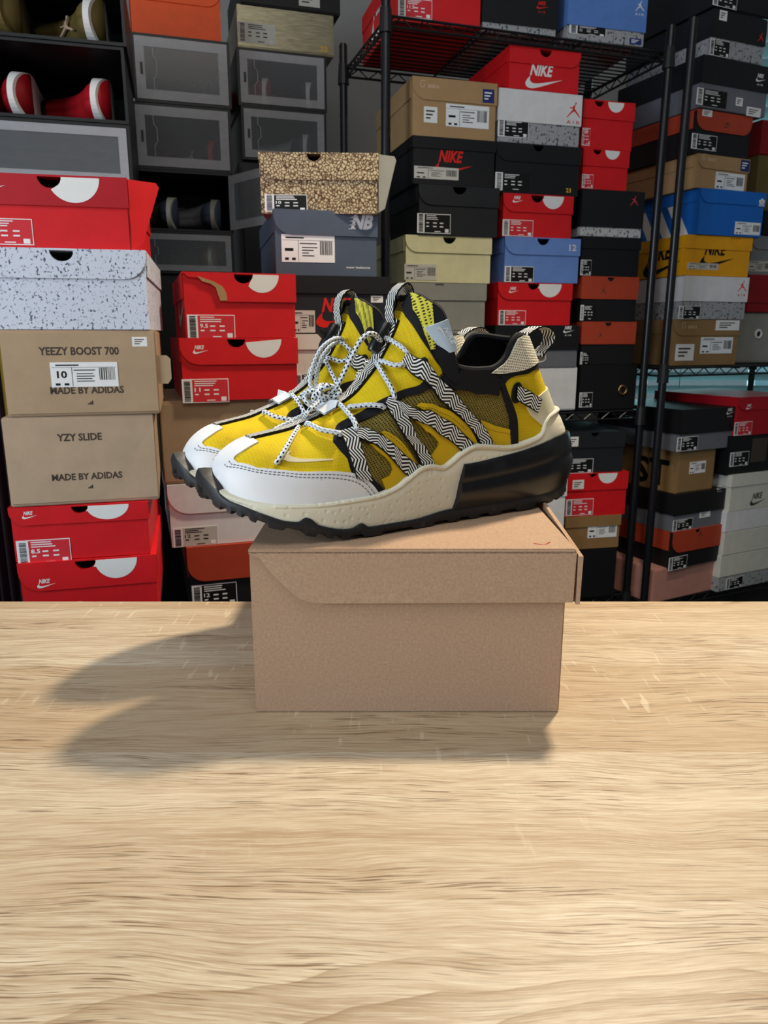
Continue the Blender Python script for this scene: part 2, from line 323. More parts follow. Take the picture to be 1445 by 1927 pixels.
# ---------------------------------------------------------------- display boxes with sneakers inside
def cabinet(label, x, y, z, w, d, yaw):
    c = thing('cabinet', label, 'cabinet', (x, y, FLOOR), yaw); mb = MB(); mb.box(-w / 2, w / 2, .01, d, 0, z - FLOOR); mb.build('carcass', 'black_plastic', c, bevel=.004)
    for s in (-1, 1): mb = MB(); mb.box(s * w / 4 - w / 4 + .004, s * w / 4 + w / 4 - .004, 0, .012, .03, z - FLOOR - .02); mb.build('door', 'black_plastic', c, bevel=.002)
cabinet('black cabinet under the tower of clear display boxes', -.535, 2.15, .4315, .30, .34, math.radians(17))
cabinet('tall black cabinet under the gold foil box tower', -.285, 2.352, .758, .27, .34, math.radians(17))
cabinet('black cabinet under the large open display cubbies at left', -.66, 1.602, .562, .30, .36, math.radians(15))
def display_box(label, x, y, z, w, h, d, yaw, door='frosted', ajar=0.0):
    r = thing('display_box', label, 'display box', (x, y, z), yaw, 'stacked sneaker display boxes'); t = .006; x0, x1 = -w / 2, w / 2
    mb = MB(); mb.box(x0, x1, .004, d, 0, t); mb.box(x0, x1, .004, d, h - t, h); mb.box(x0, x0 + t, .004, d, t, h - t); mb.box(x1 - t, x1, .004, d, t, h - t); mb.box(x0 + t, x1 - t, d - t, d, t, h - t)
    mb.build('shell', 'black_plastic', r)
    mb = MB(); b = .004
    for a in ((x0, x1, 0, t), (x0, x1, h - t, h)): mb.box(a[0], a[1], -.002, .006, a[2], a[3])
    for a in ((x0, x0 + t), (x1 - t, x1)): mb.box(a[0], a[1], -.002, .006, t, h - t)
    mb.build('front_frame', 'black_plastic', r)
    if door == 'none': return r
    dw, dh = w - 2 * t - .002, h - 2 * t - .002; fr = .16 * dh; dd = thing('door', '', '') if 0 else None
    m = MB(); X0, X1, Z0, Z1 = -dw, 0, t + .001, t + .001 + dh
    for a in ((X0, X1, Z0, Z0 + fr), (X0, X1, Z1 - fr, Z1), (X0, X0 + fr, Z0 + fr, Z1 - fr), (X1 - fr, X1, Z0 + fr, Z1 - fr)): m.box(a[0], a[1], -.001, .002, a[2], a[3])
    dr = m.build('door', 'frosted_plastic', r); dr.location = (x1 - t - .001, -.003, 0); dr.rotation_euler = (0, 0, ajar)
    m = MB(); m.box(X0 + fr, X1 - fr, 0, .0015, Z0 + fr, Z1 - fr); m.build('door_pane', 'clear_plastic', dr)
    m = MB(); lx = X0 + fr * 1.9; zz = [Z0 + fr, Z0 + fr + .02 * 1.2, Z0 + .42 * dh, Z0 + .62 * dh, Z1 - fr - .02, Z1 - fr]; xx = [lx, lx, lx + .008, lx + .008, lx, lx]
    m.tube([(a, -.0022, q) for a, q in zip(xx, zz)], .0014, 6); m.build('door_ridge', 'frosted_plastic', dr)
    m = MB(); m.box(X0 + fr * .5, X0 + fr * .5 + .006, -.0035, -.001, Z0 + .4 * dh, Z0 + .58 * dh); m.build('door_slot', 'black_plastic', dr)
    return r

# ---- sneaker surface (left shoe, metres; x heel->toe, y lateral side, z up from the sole) ----
def tab(x, T):
    n = len(T)
    if x <= T[0][0]: return T[0][1]
    if x >= T[-1][0]: return T[-1][1]
    i = 0
    while T[i + 1][0] < x: i += 1
    x0, y0 = T[i]; x1, y1 = T[i + 1]; h = x1 - x0
    d = (y1 - y0) / h
    def sl(k):
        if k <= 0 or k >= n - 1: return d
        a = (T[k][1] - T[k - 1][1]) / (T[k][0] - T[k - 1][0]); b = (T[k + 1][1] - T[k][1]) / (T[k + 1][0] - T[k][0])
        return 0.0 if a * b <= 0 else 2 * a * b / (a + b)
    m0, m1 = sl(i), sl(i + 1); t = (x - x0) / h
    return y0 * (1 + 2 * t) * (1 - t) ** 2 + m0 * h * t * (1 - t) ** 2 + y1 * t * t * (3 - 2 * t) + m1 * h * t * t * (t - 1)
XH, XT = -0.012, 0.304
T_W = [(-.012, .0365), (.05, .0375), (.1, .0385), (.15, .0415), (.2, .0465), (.24, .0485), (.28, .0475), (.317, .045)]
T_ZB = [(-.012, .045), (.08, .043), (.12, .034), (.16, .024), (.2, .015), (.25, .014), (.27, .018), (.293, .030), (.304, .037)]
T_ZT = [(-.012, .25), (.1, .25), (.12, .235), (.138, .195), (.148, .1745), (.155, .154), (.164, .136), (.175, .119), (.181, .112), (.197, .0965), (.207, .0905), (.22, .084), (.235, .0785), (.247, .0745), (.265, .0712), (.277, .069), (.287, .0645), (.295, .0585), (.300, .0525), (.304, .046)]
T_ZC = [(-.012, .140), (.01, .143), (.02, .1425), (.035, .136), (.05, .127), (.065, .1205), (.08, .117), (.1, .1165), (.118, .1185), (.1225, .122), (.1265, .136), (.129, .153), (.133, .1625), (.141, .169), (.149, .176), (.155, .19)]
def endfac(x):
    f = 1.0
    if x < .028: f *= max(0.0, 1 - ((.028 - x) / .040) ** 2) ** .5
    if x > .238: f *= max(0.0, 1 - ((x - .238) / .066) ** 2.3) ** .5
    return f
MED = .87
def yc(x): return -.007 * max(0.0, (x - .2) / .110) ** 1.5
def A(xs, psi):
    W = tab(xs, T_W) * endfac(xs); zb = tab(xs, T_ZB); zt = tab(xs, T_ZT)
    c, s = math.cos(psi), math.sin(psi)
    e = .78 if xs > .2 else (.78 + .22 * min(1, (.2 - xs) / .06))
    y = math.copysign(abs(c) ** e, c) * W * (MED if c < 0 else 1) + yc(xs)
    z = zb + (zt - zb) * max(0.0, s) ** e
    k = 1 - min(1, max(0, (xs + .012) / .135)); k = k * k * (3 - 2 * k)
    x = xs + max(0.0, z - .055) * .52 * k
    return (x, y, z)
def psi_c(xs):
    zb = tab(xs, T_ZB); zt = tab(xs, T_ZT); zc = tab(xs, T_ZC)
    if xs > .1545 or zc >= zt: return math.pi / 2
    e = .78 if xs > .2 else (.78 + .22 * min(1, (.2 - xs) / .06))
    return math.asin(min(1.0, ((zc - zb) / (zt - zb)) ** (1 / e)))
# sole outline (x, half width) toe tip -> heel
OUTL = [(.312, 0), (.3112, .010), (.307, .021), (.299, .0315), (.286, .041), (.268, .0475), (.245, .0512), (.22, .0522), (.18, .050), (.14, .0465), (.1, .0445), (.06, .0435), (.03, .041), (.008, .035), (-.008, .024), (-.0155, .012), (-.017, 0)]
def outl(s):   # s 0..1 toe to heel, catmull-rom
    n = len(OUTL) - 1; t = min(max(s, 0), 1) * n; i = min(int(t), n - 1); t -= i
    def p(k):
        if k < 0: q = OUTL[1]; return (q[0], -q[1])
        if k > n: q = OUTL[n - 1]; return (q[0], -q[1])
        return OUTL[k]
    a, b, c, d = p(i - 1), p(i), p(i + 1), p(i + 2)
    f = lambda j: .5 * (2 * b[j] + (c[j] - a[j]) * t + (2 * a[j] - 5 * b[j] + 4 * c[j] - d[j]) * t * t + (3 * b[j] - a[j] - 3 * c[j] + d[j]) * t ** 3)
    return f(0), max(0.0, f(1))
def mini_sneaker(label, loc, rot, cols, scale=1.0, group=None, emblem=None):
    """small sneaker seen inside a display box: cols = sole, toe, quarter, heel, collar, lining"""
    r = thing('sneaker', label, 'sneaker', loc, 0, group); r.rotation_euler = rot; r.scale = (scale,) * 3
    def band(name, xa, xb, mat, lo, off=.0):
        m = MB(); ns = 14; P = []
        for i in range(ns + 1):
            t = i / ns; xs = xa + (xb - xa) * t; pc = min(psi_c(xs), PI / 2) if lo == 0 else psi_c(xs)
            ps = [pc * j / 9 for j in range(10)] + [PI - pc * j / 9 for j in range(9, -1, -1)]
            P.append([Vector(A(xs, q)) for q in ps])
        m.quadgrid(P, True); return m.build(name, mat, r, True)
    sm = MB(); P = []
    for i in range(25):
        x, w = outl(i / 24); zl = .012 if x < .2 else .012 + .028 * ((x - .2) / .11) ** 2; zh = .052 - .012 * min(1, max(0, (x - .1) / .1)) + (.012 * ((x - .2) / .11) ** 2 if x > .2 else 0)
        P.append([(x, w + yc(x), zl), (x, w + yc(x), zh), (x, -w + yc(x), zh), (x, -w + yc(x), zl)])
    sm.quadgrid(P, True); sm.build('sole', cols[0], r)
    band('toe_box', .235, XT - .0006, cols[1], 0); band('quarter', .085, .235, cols[2], 0); band('heel_counter', XH + .0006, .085, cols[3], 0)
    m = MB(); pts = [A(x, psi_c(x)) for x in (.150, .141, .133, .1285, .12, .1, .08, .06, .04, .02, .0, -.010)]
    loop = pts + [(x, -y, z) for x, y, z in pts[::-1]]; m.tube(loop + [loop[0]], .005, 6, False); m.build('collar', cols[4], r, True)
    if emblem:
        m = MB(); V = []
        for k in (.006, .003):
            for a, b in JUMPER: z = .112 - .040 * a; V.append((np.interp(z, [.070, .0745, .084, .0965, .112], [.262, .247, .22, .197, .181]) + k, -.022 + .042 * b, z + k))
        n = len(JUMPER); m.add(V, [tuple(range(n)), tuple(range(2 * n - 1, n - 1, -1))] + [(i, n + i, n + (i + 1) % n, (i + 1) % n) for i in range(n)]); m.build('emblem', emblem, r)
    return r
R17 = math.radians(17); R8 = math.radians(15)
def inside(x, y, z, w, h, yaw, fx, fz, dy):   # a point inside a display box: fraction across, height above its floor, depth
    return (x + (fx - .5) * w * math.cos(yaw) - dy * math.sin(yaw), y + (fx - .5) * w * math.sin(yaw) + dy * math.cos(yaw), z + fz)
DB = [('clear-fronted display box directly under the orange box', -.5251, 2.1506, .8552, .2463, .1593, 'frosted', 0), ('clear-fronted display box with a silver jumping figure inside, second under the orange box', -.5323, 2.1506, .6950, .2508, .1597, 'frosted', 0),
      ('display box with its door swung open, grey sneakers inside', -.5364, 2.1506, .5417, .2497, .1528, 'frosted', 2.05), ('clear-fronted display box at the foot of the tower above the torn-lid red box', -.5366, 2.1506, .4318, .2464, .1094, 'frosted', 0)]
for l, x, y, z, w, h, dk, aj in DB: display_box(l, x, y, z, w, h, .33, R17, dk, aj)
display_box('clear-fronted display box directly under the gold foil box', -.2891, 2.3506, .9003, .2551, .1472, .33, R17)
display_box('clear-fronted display box second under the gold foil box', -.2877, 2.3506, .7586, .2468, .1410, .33, R17)
display_box('large open black display cubby holding an olive sneaker at the top left', -.6415, 1.6002, .8192, .2797, .1383, .34, R8, 'none')
display_box('large open black display cubby holding red and black sneakers', -.6535, 1.6003, .6796, .2907, .1390, .34, R8, 'none')
display_box('large clear-lidded display box behind the bright red box at left', -.6615, 1.6003, .5627, .3066, .1160, .34, R8, 'clear' if 0 else 'frosted')
# sneakers stored on their side, sole to the right, toe towards the room
def stored(label, x, y, z, w, h, yaw, fx, cols, scale=.9, emblem=None, grp=None, flip=1):
    # lying: local z -> world -x, local x -> into the room, local y -> up
    p = inside(x, y, z, w, h, yaw, fx, .053 * scale + .006, .30)
    M = Matrix.Rotation(yaw, 3, 'Z') @ Matrix(((0, 0, -1), (-1, 0, 0), (0, 1, 0)))
    return mini_sneaker(label, p, M.to_euler(), cols, scale, grp, emblem)
stored('olive high-top sneaker with a pale jumping figure and white sole in the top left cubby', -.6415, 1.6002, .8192, .2797, .1383, R8, .90, ('print_white', 'card_olive', 'card_olive', 'card_charcoal', 'card_charcoal', 'card_black'), .95, 'print_pinkprint')
stored('dark olive sneaker at the left in the top left cubby', -.6415, 1.6002, .8192, .2797, .1383, R8, .34, ('card_olive', 'card_olive', 'card_charcoal', 'card_charcoal', 'card_black', 'card_black'), .95)
stored('red and black sneaker with a white sole, right one in the open cubby', -.6535, 1.6003, .6796, .2907, .1390, R8, .92, ('print_white', 'card_crimson', 'card_crimson', 'card_black', 'card_black', 'card_black'), .92)
stored('dark red sneaker with a white sole at the left of the open cubby', -.6535, 1.6003, .6796, .2907, .1390, R8, .40, ('print_white', 'card_darkred', 'card_darkred', 'card_black', 'card_black', 'card_black'), .92)
stored('black sneaker with teal trim in the box under the orange box', *DB[0][1:6], R17, .88, ('card_charcoal', 'card_black', 'card_charcoal', 'card_black', 'print_navy', 'card_black'), .85)
stored('black sneaker with red heel and silver jumping figure behind the frosted door', *DB[1][1:6], R17, .94, ('card_crimson', 'card_charcoal', 'card_black', 'card_black', 'card_crimson', 'card_black'), .9, 'print_silver')
stored('grey and teal runner at the right in the open-door display box', *DB[2][1:6], R17, .95, ('card_warmgrey', 'card_slate', 'card_grey', 'card_slate', 'card_offwhite', 'card_black'), .9)
stored('grey runner at the left in the open-door display box', *DB[2][1:6], R17, .48, ('card_offwhite', 'card_slate', 'card_olive', 'card_grey', 'card_warmgrey', 'card_black'), .9)
stored('pale beige sneaker behind the frosted door at the foot of the tower', *DB[3][1:6], R17, .90, ('card_offwhite', 'card_tan', 'card_offwhite', 'card_tan', 'card_offwhite', 'card_black'), .85)
G = (-.2891, 2.3506, .9003, .2551, .1472); G2 = (-.2877, 2.3506, .7586, .2468, .1410)
stored('black sneaker with white sole in the box under the gold foil box', *G, R17, .96, ('print_white', 'card_charcoal', 'card_black', 'card_crimson', 'card_white', 'card_black'), .9)
stored('red and white sneaker at the left in the box under the gold foil box', *G, R17, .46, ('print_white', 'card_crimson', 'card_crimson', 'card_white', 'card_white', 'card_black'), .9)
stored('white and navy sneaker in the second box under the gold foil box', *G2, R17, .92, ('print_white', 'card_slate', 'card_white', 'card_slate', 'card_white', 'card_black'), .9)

# ---------------------------------------------------------------- shoe boxes
def logo(mb, kind, x, z, w, y):
    """draw one mark into mb, lower-left corner x,z, width w; returns nothing"""
    if kind == 'nike':
        put_text(mb, 'NIKE', x + .12 * w, z + .30 * w, .62 * w, .26 * w, y, .035, .28); put_poly(mb, SWOOSH, x, z, w, .62 * w, y)
    elif kind == 'nikeair':
        put_text(mb, 'NIKE', x + .12 * w, z + .50 * w, .62 * w, .26 * w, y, .035, .28); put_poly(mb, SWOOSH, x, z + .22 * w, w, .55 * w, y); put_text(mb, 'A I R', x + .15 * w, z, .6 * w, .12 * w, y, .01)
    elif kind == 'swoosh': put_poly(mb, SWOOSH, x, z, w, .45 * w, y)
    elif kind == 'jump': put_poly(mb, JUMPER, x, z, w, w * 1.1, y)
    elif kind == 'jumpair': put_poly(mb, JUMPER, x, z + .32 * w, w, w, y); put_text(mb, 'A I R', x, z, w, .2 * w, y, .01)
    elif kind == 'nb':
        put_text(mb, 'NB', x + .12 * w, z, .88 * w, .56 * w, y, .05, .3)
        for k in range(4): mb.plate([(x + .02 * w * k, z + .14 * w * k), (x + .30 * w, z + .14 * w * k), (x + .31 * w, z + .14 * w * k + .05 * w), (x + .02 * w * k + .01, z + .14 * w * k + .05 * w)], y + .0002, y)
    elif kind == 'asics':
        put_text(mb, 'asics', x + .42 * w, z + .06 * w, .58 * w, .2 * w, y, .02, .15)
        P = [(x + .18 * w + (.05 + .012 * q) * w * math.cos(1.2 - q * .55), z + .18 * w + (.05 + .012 * q) * w * math.sin(1.2 - q * .55)) for q in range(13)]
        for a, b in zip(P, P[1:]): 
            d = Vector((b[0] - a[0], b[1] - a[1])).normalized() * .018 * w; mb.plate([(a[0] + d.y, a[1] - d.x), (b[0] + d.y, b[1] - d.x), (b[0] - d.y, b[1] + d.x), (a[0] - d.y, a[1] + d.x)], y + .0002, y)
    elif kind == 'mountain':
        for k, (a, b) in enumerate(((0, .34), (.3, .62), (.58, .95))):
            mb.plate([(x + a * w, z), (x + (a + .26) * w, z), (x + (a + .26 + .12) * w - .15 * w, z + (.25 + .2 * k) * w), (x + (a + .02) * w, z + (.12 + .2 * k) * w)], y + .0002, y)
    elif kind == 'trefoil':
        for a, s in ((PI / 2, .5), (PI / 2 + .85, .44), (PI / 2 - .85, .44)):
            c, q = math.cos(a), math.sin(a); pts = [(.27 * s * 2 * math.cos(t) + .24, .11 * math.sin(t) * 2 * s * 1.6) for t in [2 * PI * i / 16 for i in range(16)]]
            mb.plate([(x + .5 * w + (c * u - q * v_) * w, z + .25 * w + (q * u + c * v_) * w) for u, v_ in pts], y + .0002, y)
        for k in range(3): mb.box(x + .15 * w, x + .85 * w, y, y + .0002, z + (.0 + .09 * k) * w, z + (.05 + .09 * k) * w)
    elif kind.startswith('txt:'):
        _, s, asp = kind.split(':'); put_text(mb, s, x, z, w, w * float(asp), y, .028)
LAB = {'red': ('print_paper', 'print_labelred', 'print_paper'), 'black': ('print_paper', 'print_ink', 'print_paper'), 'white': ('print_paper', None, 'print_ink'), 'grey': ('print_paper', 'print_labelgrey', 'print_ink'),
       'clearblack': (None, 'print_ink', 'print_paper'), 'cream': ('print_paleprint', None, 'print_ink'), 'foil': ('print_paleprint', 'print_labelgrey', 'print_ink')}
def size_label(root, x, z, w, h, kind, y, num=None, parts=True):
    bgm, field, txt = LAB[kind]; rnd = random.Random(int(abs(x) * 1e5) + int(z * 1e5))
    mb = MB(); mb.box(x, x + w, y - .0003, y, z, z + h); base = mb.build('size_label', bgm or field, root)
    y1 = y - .0003; bx = .0
    if kind in ('red', 'black', 'grey', 'clearblack', 'foil'):
        bx = .22 * w
        if field and bgm:
            mb = MB(); mb.box(x + bx, x + w * .985, y1 - .0002, y1, z + h * .035, z + h * .965)
            mb.box(x + w * .955, x + w * .985, y1 - .0002, y1, z + h * .03, z + h * .06); mb.build('label_field', field, base)
            mb = MB(); mb.box(x + w * .83, x + w * .94, y1 - .0004, y1 - .0002, z + h * .06, z + h * .24); mb.build('label_patch', bgm, base)
        if not bgm: mb = MB(); mb.box(x, x + bx, y1 - .0002, y1, z, z + h); mb.build('label_patch', 'print_paper', base)
        mb = MB(); q = z + h * .07
        while q < z + h * .93:
            t = h * rnd.choice((.012, .02, .035)); mb.box(x + bx * .22, x + bx * .80, y1 - .0004, y1 - .0002 * (bgm is None), q, q + t); q += t + h * rnd.choice((.012, .02, .03, .02))
        mb.build('barcode', 'print_ink', base)
        mb = MB(); yy = y1 - .0004
        for k in range(3): mb.box(x + bx + w * .05, x + bx + w * (.05 + rnd.uniform(.28, .5)), yy, yy + .0002, z + h * (.88 - .09 * k), z + h * (.92 - .09 * k))
        for k in range(2):
            for c in range(3):
                if c == 0 and k == 0 and num: continue
                mb.box(x + bx + w * (.05 + .2 * c), x + bx + w * (.13 + .2 * c + .03 * (c > 0)), yy, yy + .0002, z + h * (.50 - .18 * k), z + h * (.56 - .18 * k))
        mb.box(x + bx + w * .30, x + bx + w * .48, yy, yy + .0002, z + h * .08, z + h * .12)
        if num: put_text(mb, num, x + bx + w * .04, z + h * .46, w * .04 * len(num) + w * .05, h * .17, yy, .02)
        mb.build('label_print', txt, base)
    else:
        mb = MB(); q = x + w * .72
        while q < x + w * .95:
            t = w * rnd.choice((.006, .010, .016)); mb.box(q, q + t, y1 - .0002, y1, z + h * .28, z + h * .78); q += t + w * rnd.choice((.006, .01, .014))
        mb.build('barcode', 'print_ink', base)
        mb = MB(); yy = y1 - .0002
        mb.box(x + w * .08, x + w * .42, yy, y1, z + h * .86, z + h * .91); mb.box(x + w * .34, x + w * .66, yy, y1, z + h * .66, z + h * .70)
        for k in range(4): mb.box(x + w * .38, x + w * rnd.uniform(.5, .68), yy, y1, z + h * (.52 - .1 * k), z + h * (.555 - .1 * k))
        mb.box(x + w * .02, x + w * .98, yy, y1, z + h * .79, z + h * .80); mb.box(x + w * .31, x + w * .318, yy, y1, z + h * .04, z + h * .79)
        for k in range(2): mb.box(x + w * (.06 + .13 * k), x + w * (.13 + .13 * k), yy, y1, z + h * .07, z + h * .16)
        if num: put_text(mb, num, x + w * .09, z + h * .36, w * .15, h * .30, yy, .03)
        else: mb.box(x + w * .06, x + w * .22, yy, y1, z + h * .4, z + h * .5)
        mb.build('label_print', txt, base)
    return base
def flap_poly(w, h, hl, left, right, notch, nr, z1, r=None):
    """front flap outline, ccw from the front: bottom edge z1-hl, rounded lower corners, half-round thumb notch in the top edge"""
    r = min(hl * .85, w * .16) if r is None else r; x0, x1 = -w / 2, w / 2; z0 = z1 - hl; P = []
    if left: P += ell(x0 + r, z0 + r, r, r, 6, PI, 1.5 * PI)
    else: P.append((x0, z0))
    if right: P += ell(x1 - r, z0 + r, r, r, 6, 1.5 * PI, 2 * PI)
    else: P.append((x1, z0))
    P.append((x1, z1))
    if notch is not None: 
        cx = x0 + notch * w; P += [(cx + nr * math.cos(a), z1 - nr * .95 * math.sin(a)) for a in [PI * i / 10 for i in range(11)]]
    P.append((x0, z1)); return P
def shoe_box(label, x, y, z, w, h, d, yaw, body, lid, kind='flap', hl=.42, left=True, right=False, notch=None, nr=.085, disc=False, tags=(), logos=(), side=(), patches=(), group=None, roll=0, cat='shoe box', rings=(), torn=False, wing=None, tab=False):
    """front face centred on x,y with its lower edge at z; yaw about the vertical (radians)"""
    root = thing('shoe_box', label, cat, (x, y, z), yaw, group)
    if roll: root.rotation_euler = (0, roll, yaw)
    t = .0025; hl *= h; nr *= w; x0, x1 = -w / 2, w / 2; mb = MB(); o = .0022
    if kind == 'flap':
        wi = w - 2 * o; xi0, xi1 = -wi / 2, wi / 2; zt = h - t
        fp = [(xi0, 0), (xi1, 0), (xi1, zt)]
        if notch is not None: cx = x0 + notch * w; fp += [(cx + nr * math.cos(a), zt - nr * .9 * math.sin(a)) for a in [PI * i / 10 for i in range(11)]]
        fp.append((xi0, zt)); mb.plate(fp, t, 0)
        mb.box(xi0, xi1, d - t, d, 0, zt); mb.box(xi0, xi0 + t, t, d - t, 0, zt); mb.box(xi1 - t, xi1, t, d - t, 0, zt); mb.box(xi0 + t, xi1 - t, t, d - t, 0, t)
        mb.build('box_body', body, root)
        lb = MB(); lb.box(x0, x1, -.003, d + .001, h - t, h); fpoly = flap_poly(w, h, hl, left, right, notch, nr, h - t)
        if torn: fpoly = [(x0 + .36 * w, h - t - hl), (x1, h - t - hl)] + fpoly[2:-1] + [(x0 + .02 * w, h - t), (x0 + .05 * w, h - t - hl * .12), (x0 + .16 * w, h - t - hl * .18), (x0 + .26 * w, h - t - hl * .30), (x0 + .31 * w, h - t - hl * .42), (x0 + .345 * w, h - t - hl * .72)]
        lb.plate(fpoly, -.0008, -.003)
        for s in (-1, 1):
            xs = x1 if s > 0 else x0; lb.box(xs - o * .8 if s > 0 else xs, xs if s > 0 else xs + o * .8, .012, d, h - hl * .95, h - t)
        lf = lb.build('lid', lid, root); yl = -.003
    elif kind == 'lid':
        wi = w - 2 * o; mb.box(-wi / 2, wi / 2, 0, d, 0, h - t); mb.build('box_body', body, root, bevel=.0012)
        lb = MB(); lb.box(x0, x1, -.003, d + .003, h - t, h); zl = h - hl
        if notch is not None: lb.plate(flap_poly(w, h, hl, False, False, notch, nr, h - t), -.0006, -.003)
        else: lb.plate([(x0, zl), (x1, zl), (x1, h - t), (x0, h - t)], -.0006, -.003)
        lb.box(x0, x0 + .002, -.0006, d + .003, zl, h - t); lb.box(x1 - .002, x1, -.0006, d + .003, zl, h - t); lb.box(x0 + .002, x1 - .002, d + .001, d + .003, zl, h - t)
        lf = lb.build('lid', lid, root); yl = -.003
    else:
        mb.box(x0, x1, .002, d, 0, h); mb.build('box_body', body, root, bevel=.0015)
        lb = MB(); lb.plate(flap_poly(w * .985, h * .965, hl, False, False, None, 0, h * .965) if hl < h else [(x0 * .985, h * .035), (x1 * .985, h * .035), (x1 * .985, h * .965), (x0 * .985, h * .965)], .002, 0)
        lf = lb.build('front_panel', lid, root); yl = 0.0
    if torn:
        te = MB(); te.plate([(x0 + q * w, h - t - hl * p) for q, p in ((.13, .10), (.17, .28), (.24, .36), (.285, .50), (.30, .74), (.32, .98), (.38, .96), (.375, .70), (.345, .46), (.27, .28), (.18, .16))], yl, yl - .0006); te.build('torn_edge', 'card_tan', lf)
    if wing:
        wing, wmat = wing; wm = MB(); wm.plate([(0, h * .02), (wing * .35, h * .10), (wing, h * .93), (wing * .9, h * .99), (0, h * .985)], 0, -.0016); wo = wm.build('side_flap', wmat, root); wo.location = (x1, .002, 0); wo.rotation_euler = (0, 0, .55)
    if tab:
        wm = MB(); wm.plate([(0, h * .36), (.014, h * .36), (.019, h * .42), (.019, h * .66), (.014, h * .70), (0, h * .70)], .003, .0014); wm.build('side_tab', body, root).location = (x1, .004, 0)
    for (fx, fz, rr, m) in rings:
        rm = MB(); c_ = (x0 + fx * w, fz * h); rm.tube([(c_[0] + rr * math.cos(a), -.001, c_[1] + rr * math.sin(a)) for a in [2 * PI * i / 24 for i in range(25)]], rr * .32, 8, False); ro = rm.build('grommet', m, lf, True)
        rm = MB(); rm.plate(ell(c_[0], c_[1], rr * .75, rr * .75, 20), .0003, -.0004); rm.build('grommet_hole', 'card_darkcard', ro)
    if disc:
        cx = x0 + (disc if disc is not True else .66) * w; r = .155 * w; nb = h - t; dp = MB(); pts = [(cx + r * math.cos(a), nb - r * min(1, hl * .88 / r) * math.sin(a)) for a in [PI * i / 18 for i in range(19)]]
        if notch is not None:
            ncx = x0 + notch * w; pts = [p for p in pts if (p[0] - ncx) ** 2 + ((p[1] - nb) / .95) ** 2 > nr * nr * 1.02 or p[0] > cx]
            if cx - r < ncx + nr: pts += [(ncx + nr * math.cos(a), nb - nr * .95 * math.sin(a)) for a in (.75, .5, .25, 0)]
        dp.plate(pts[::-1], yl, yl - .0003); dp.build('flap_disc', 'print_white', lf)
    for (fx, fz, fw, fh, k, on, num) in tags: size_label(root, x0 + fx * w, fz * h, fw * w, fh * h, k, (yl if on else 0.0) - .0005, num)
    for (k, fx, fz, fw, m, on) in logos:
        lg = MB(); yy = (yl if on else 0.0) - .0003; logo(lg, k, x0 + fx * w, fz * h, fw * w, yy); lg.build('printed_logo' if not k.startswith('txt') else 'lettering', m, lf if on else root)
    for (fx, fz, fw, fh, m, on) in patches:
        lg = MB(); yy = yl if on else 0.0; lg.box(x0 + fx * w, x0 + fx * w + fw * w, yy - .0004, yy, fz * h, fz * h + fh * h); st = lg.build('sticker', m, root)
        lg = MB(); 
        for q in range(3): lg.box(x0 + fx * w + fw * w * .15, x0 + fx * w + fw * w * (.8 - .15 * q), yy - .0006, yy - .0004, (fz + fh * (.68 - .22 * q)) * h, (fz + fh * (.78 - .22 * q)) * h)
        lg.build('sticker_print', 'print_paper' if m == 'print_navy' else 'print_greyink', st)
    for (k, fy, fz, fw, m) in side:          # marks on the left side wall
        lg = MB()
        if k == 'stripes':
            for q in range(3): a = fy + fw * .36 * q; lg.plate([((a + fw * .42) * d, 0), ((a + fw * .62) * d, 0), ((a + fw * .2) * d, h * .98), (a * d, h * .98)], .0002, -.0003)
        else: logo(lg, k, fy * d, fz * h, fw * d, -.0004)
        lg.v = [(x0 - .0002 + (.0022 if kind != 'slab' else 0) + yv - .0002, d - xv, zv) for (xv, yv, zv) in lg.v]; lg.f = [f for f in lg.f]; lg.build('printed_logo', m, root)
    return root

shoe_box('bright red shoe box with gaping lid topmost on the left stack above the speckled box', -0.4479, 1.0505, 0.3806, 0.2116, 0.0914, 0.33, 0.2094, 'card_red', 'card_crimson', hl=0.39, notch=0.54, nr=0.07, disc=0.68, left=False, wing=(0.045, 'card_red'), tags=[(0.0623, 0.036, 0.352, 0.3597, 'red', 0, '11.5')], logos=[('nike', 0.1059, 0.7266, 0.1807, 'print_white', 1)])
shoe_box('white shoe box with blue-black speckle print on the left stack', -0.4322, 1.0506, 0.2751, 0.2165, 0.1052, 0.33, 0.2269, 'cement_white', 'cement_white', hl=0.34, notch=0.5, nr=0.07, left=False, right=True)
shoe_box('tan cardboard box with dark lettering and a white label marked 10', -0.4197, 1.0506, 0.1575, 0.2008, 0.1169, 0.34, 0.2618, 'card_kraftpale', 'card_kraftpale', kind='slab', hl=1.0, tab=True, tags=[(0.299, 0.3395, 0.4364, 0.2901, 'white', 0, '10')], logos=[('txt:YEEZY BOOST 700:.11', 0.2371, 0.7099, 0.5155, 'print_greyink', 0), ('txt:MADE BY ADIDAS:.105', 0.2852, 0.2593, 0.4811, 'print_greyink', 0), ('mountain', 0.5189, 0.1296, 0.0447, 'print_greyink', 0)], patches=[(0.8454, 0.8086, 0.0997, 0.1111, 'print_white', 0)])
shoe_box('pale tan lettered box without a size label, under the tan box marked 10', -0.4297, 1.0507, 0.0305, 0.2012, 0.1262, 0.34, 0.2793, 'card_slide', 'card_slide', kind='slab', hl=1.0, logos=[('txt:YZY SLIDE:.18', 0.3439, 0.7229, 0.2947, 'print_greyink', 0), ('txt:MADE BY ADIDAS:.105', 0.2842, 0.2771, 0.4702, 'print_greyink', 0), ('mountain', 0.5158, 0.1747, 0.0421, 'print_greyink', 0)])
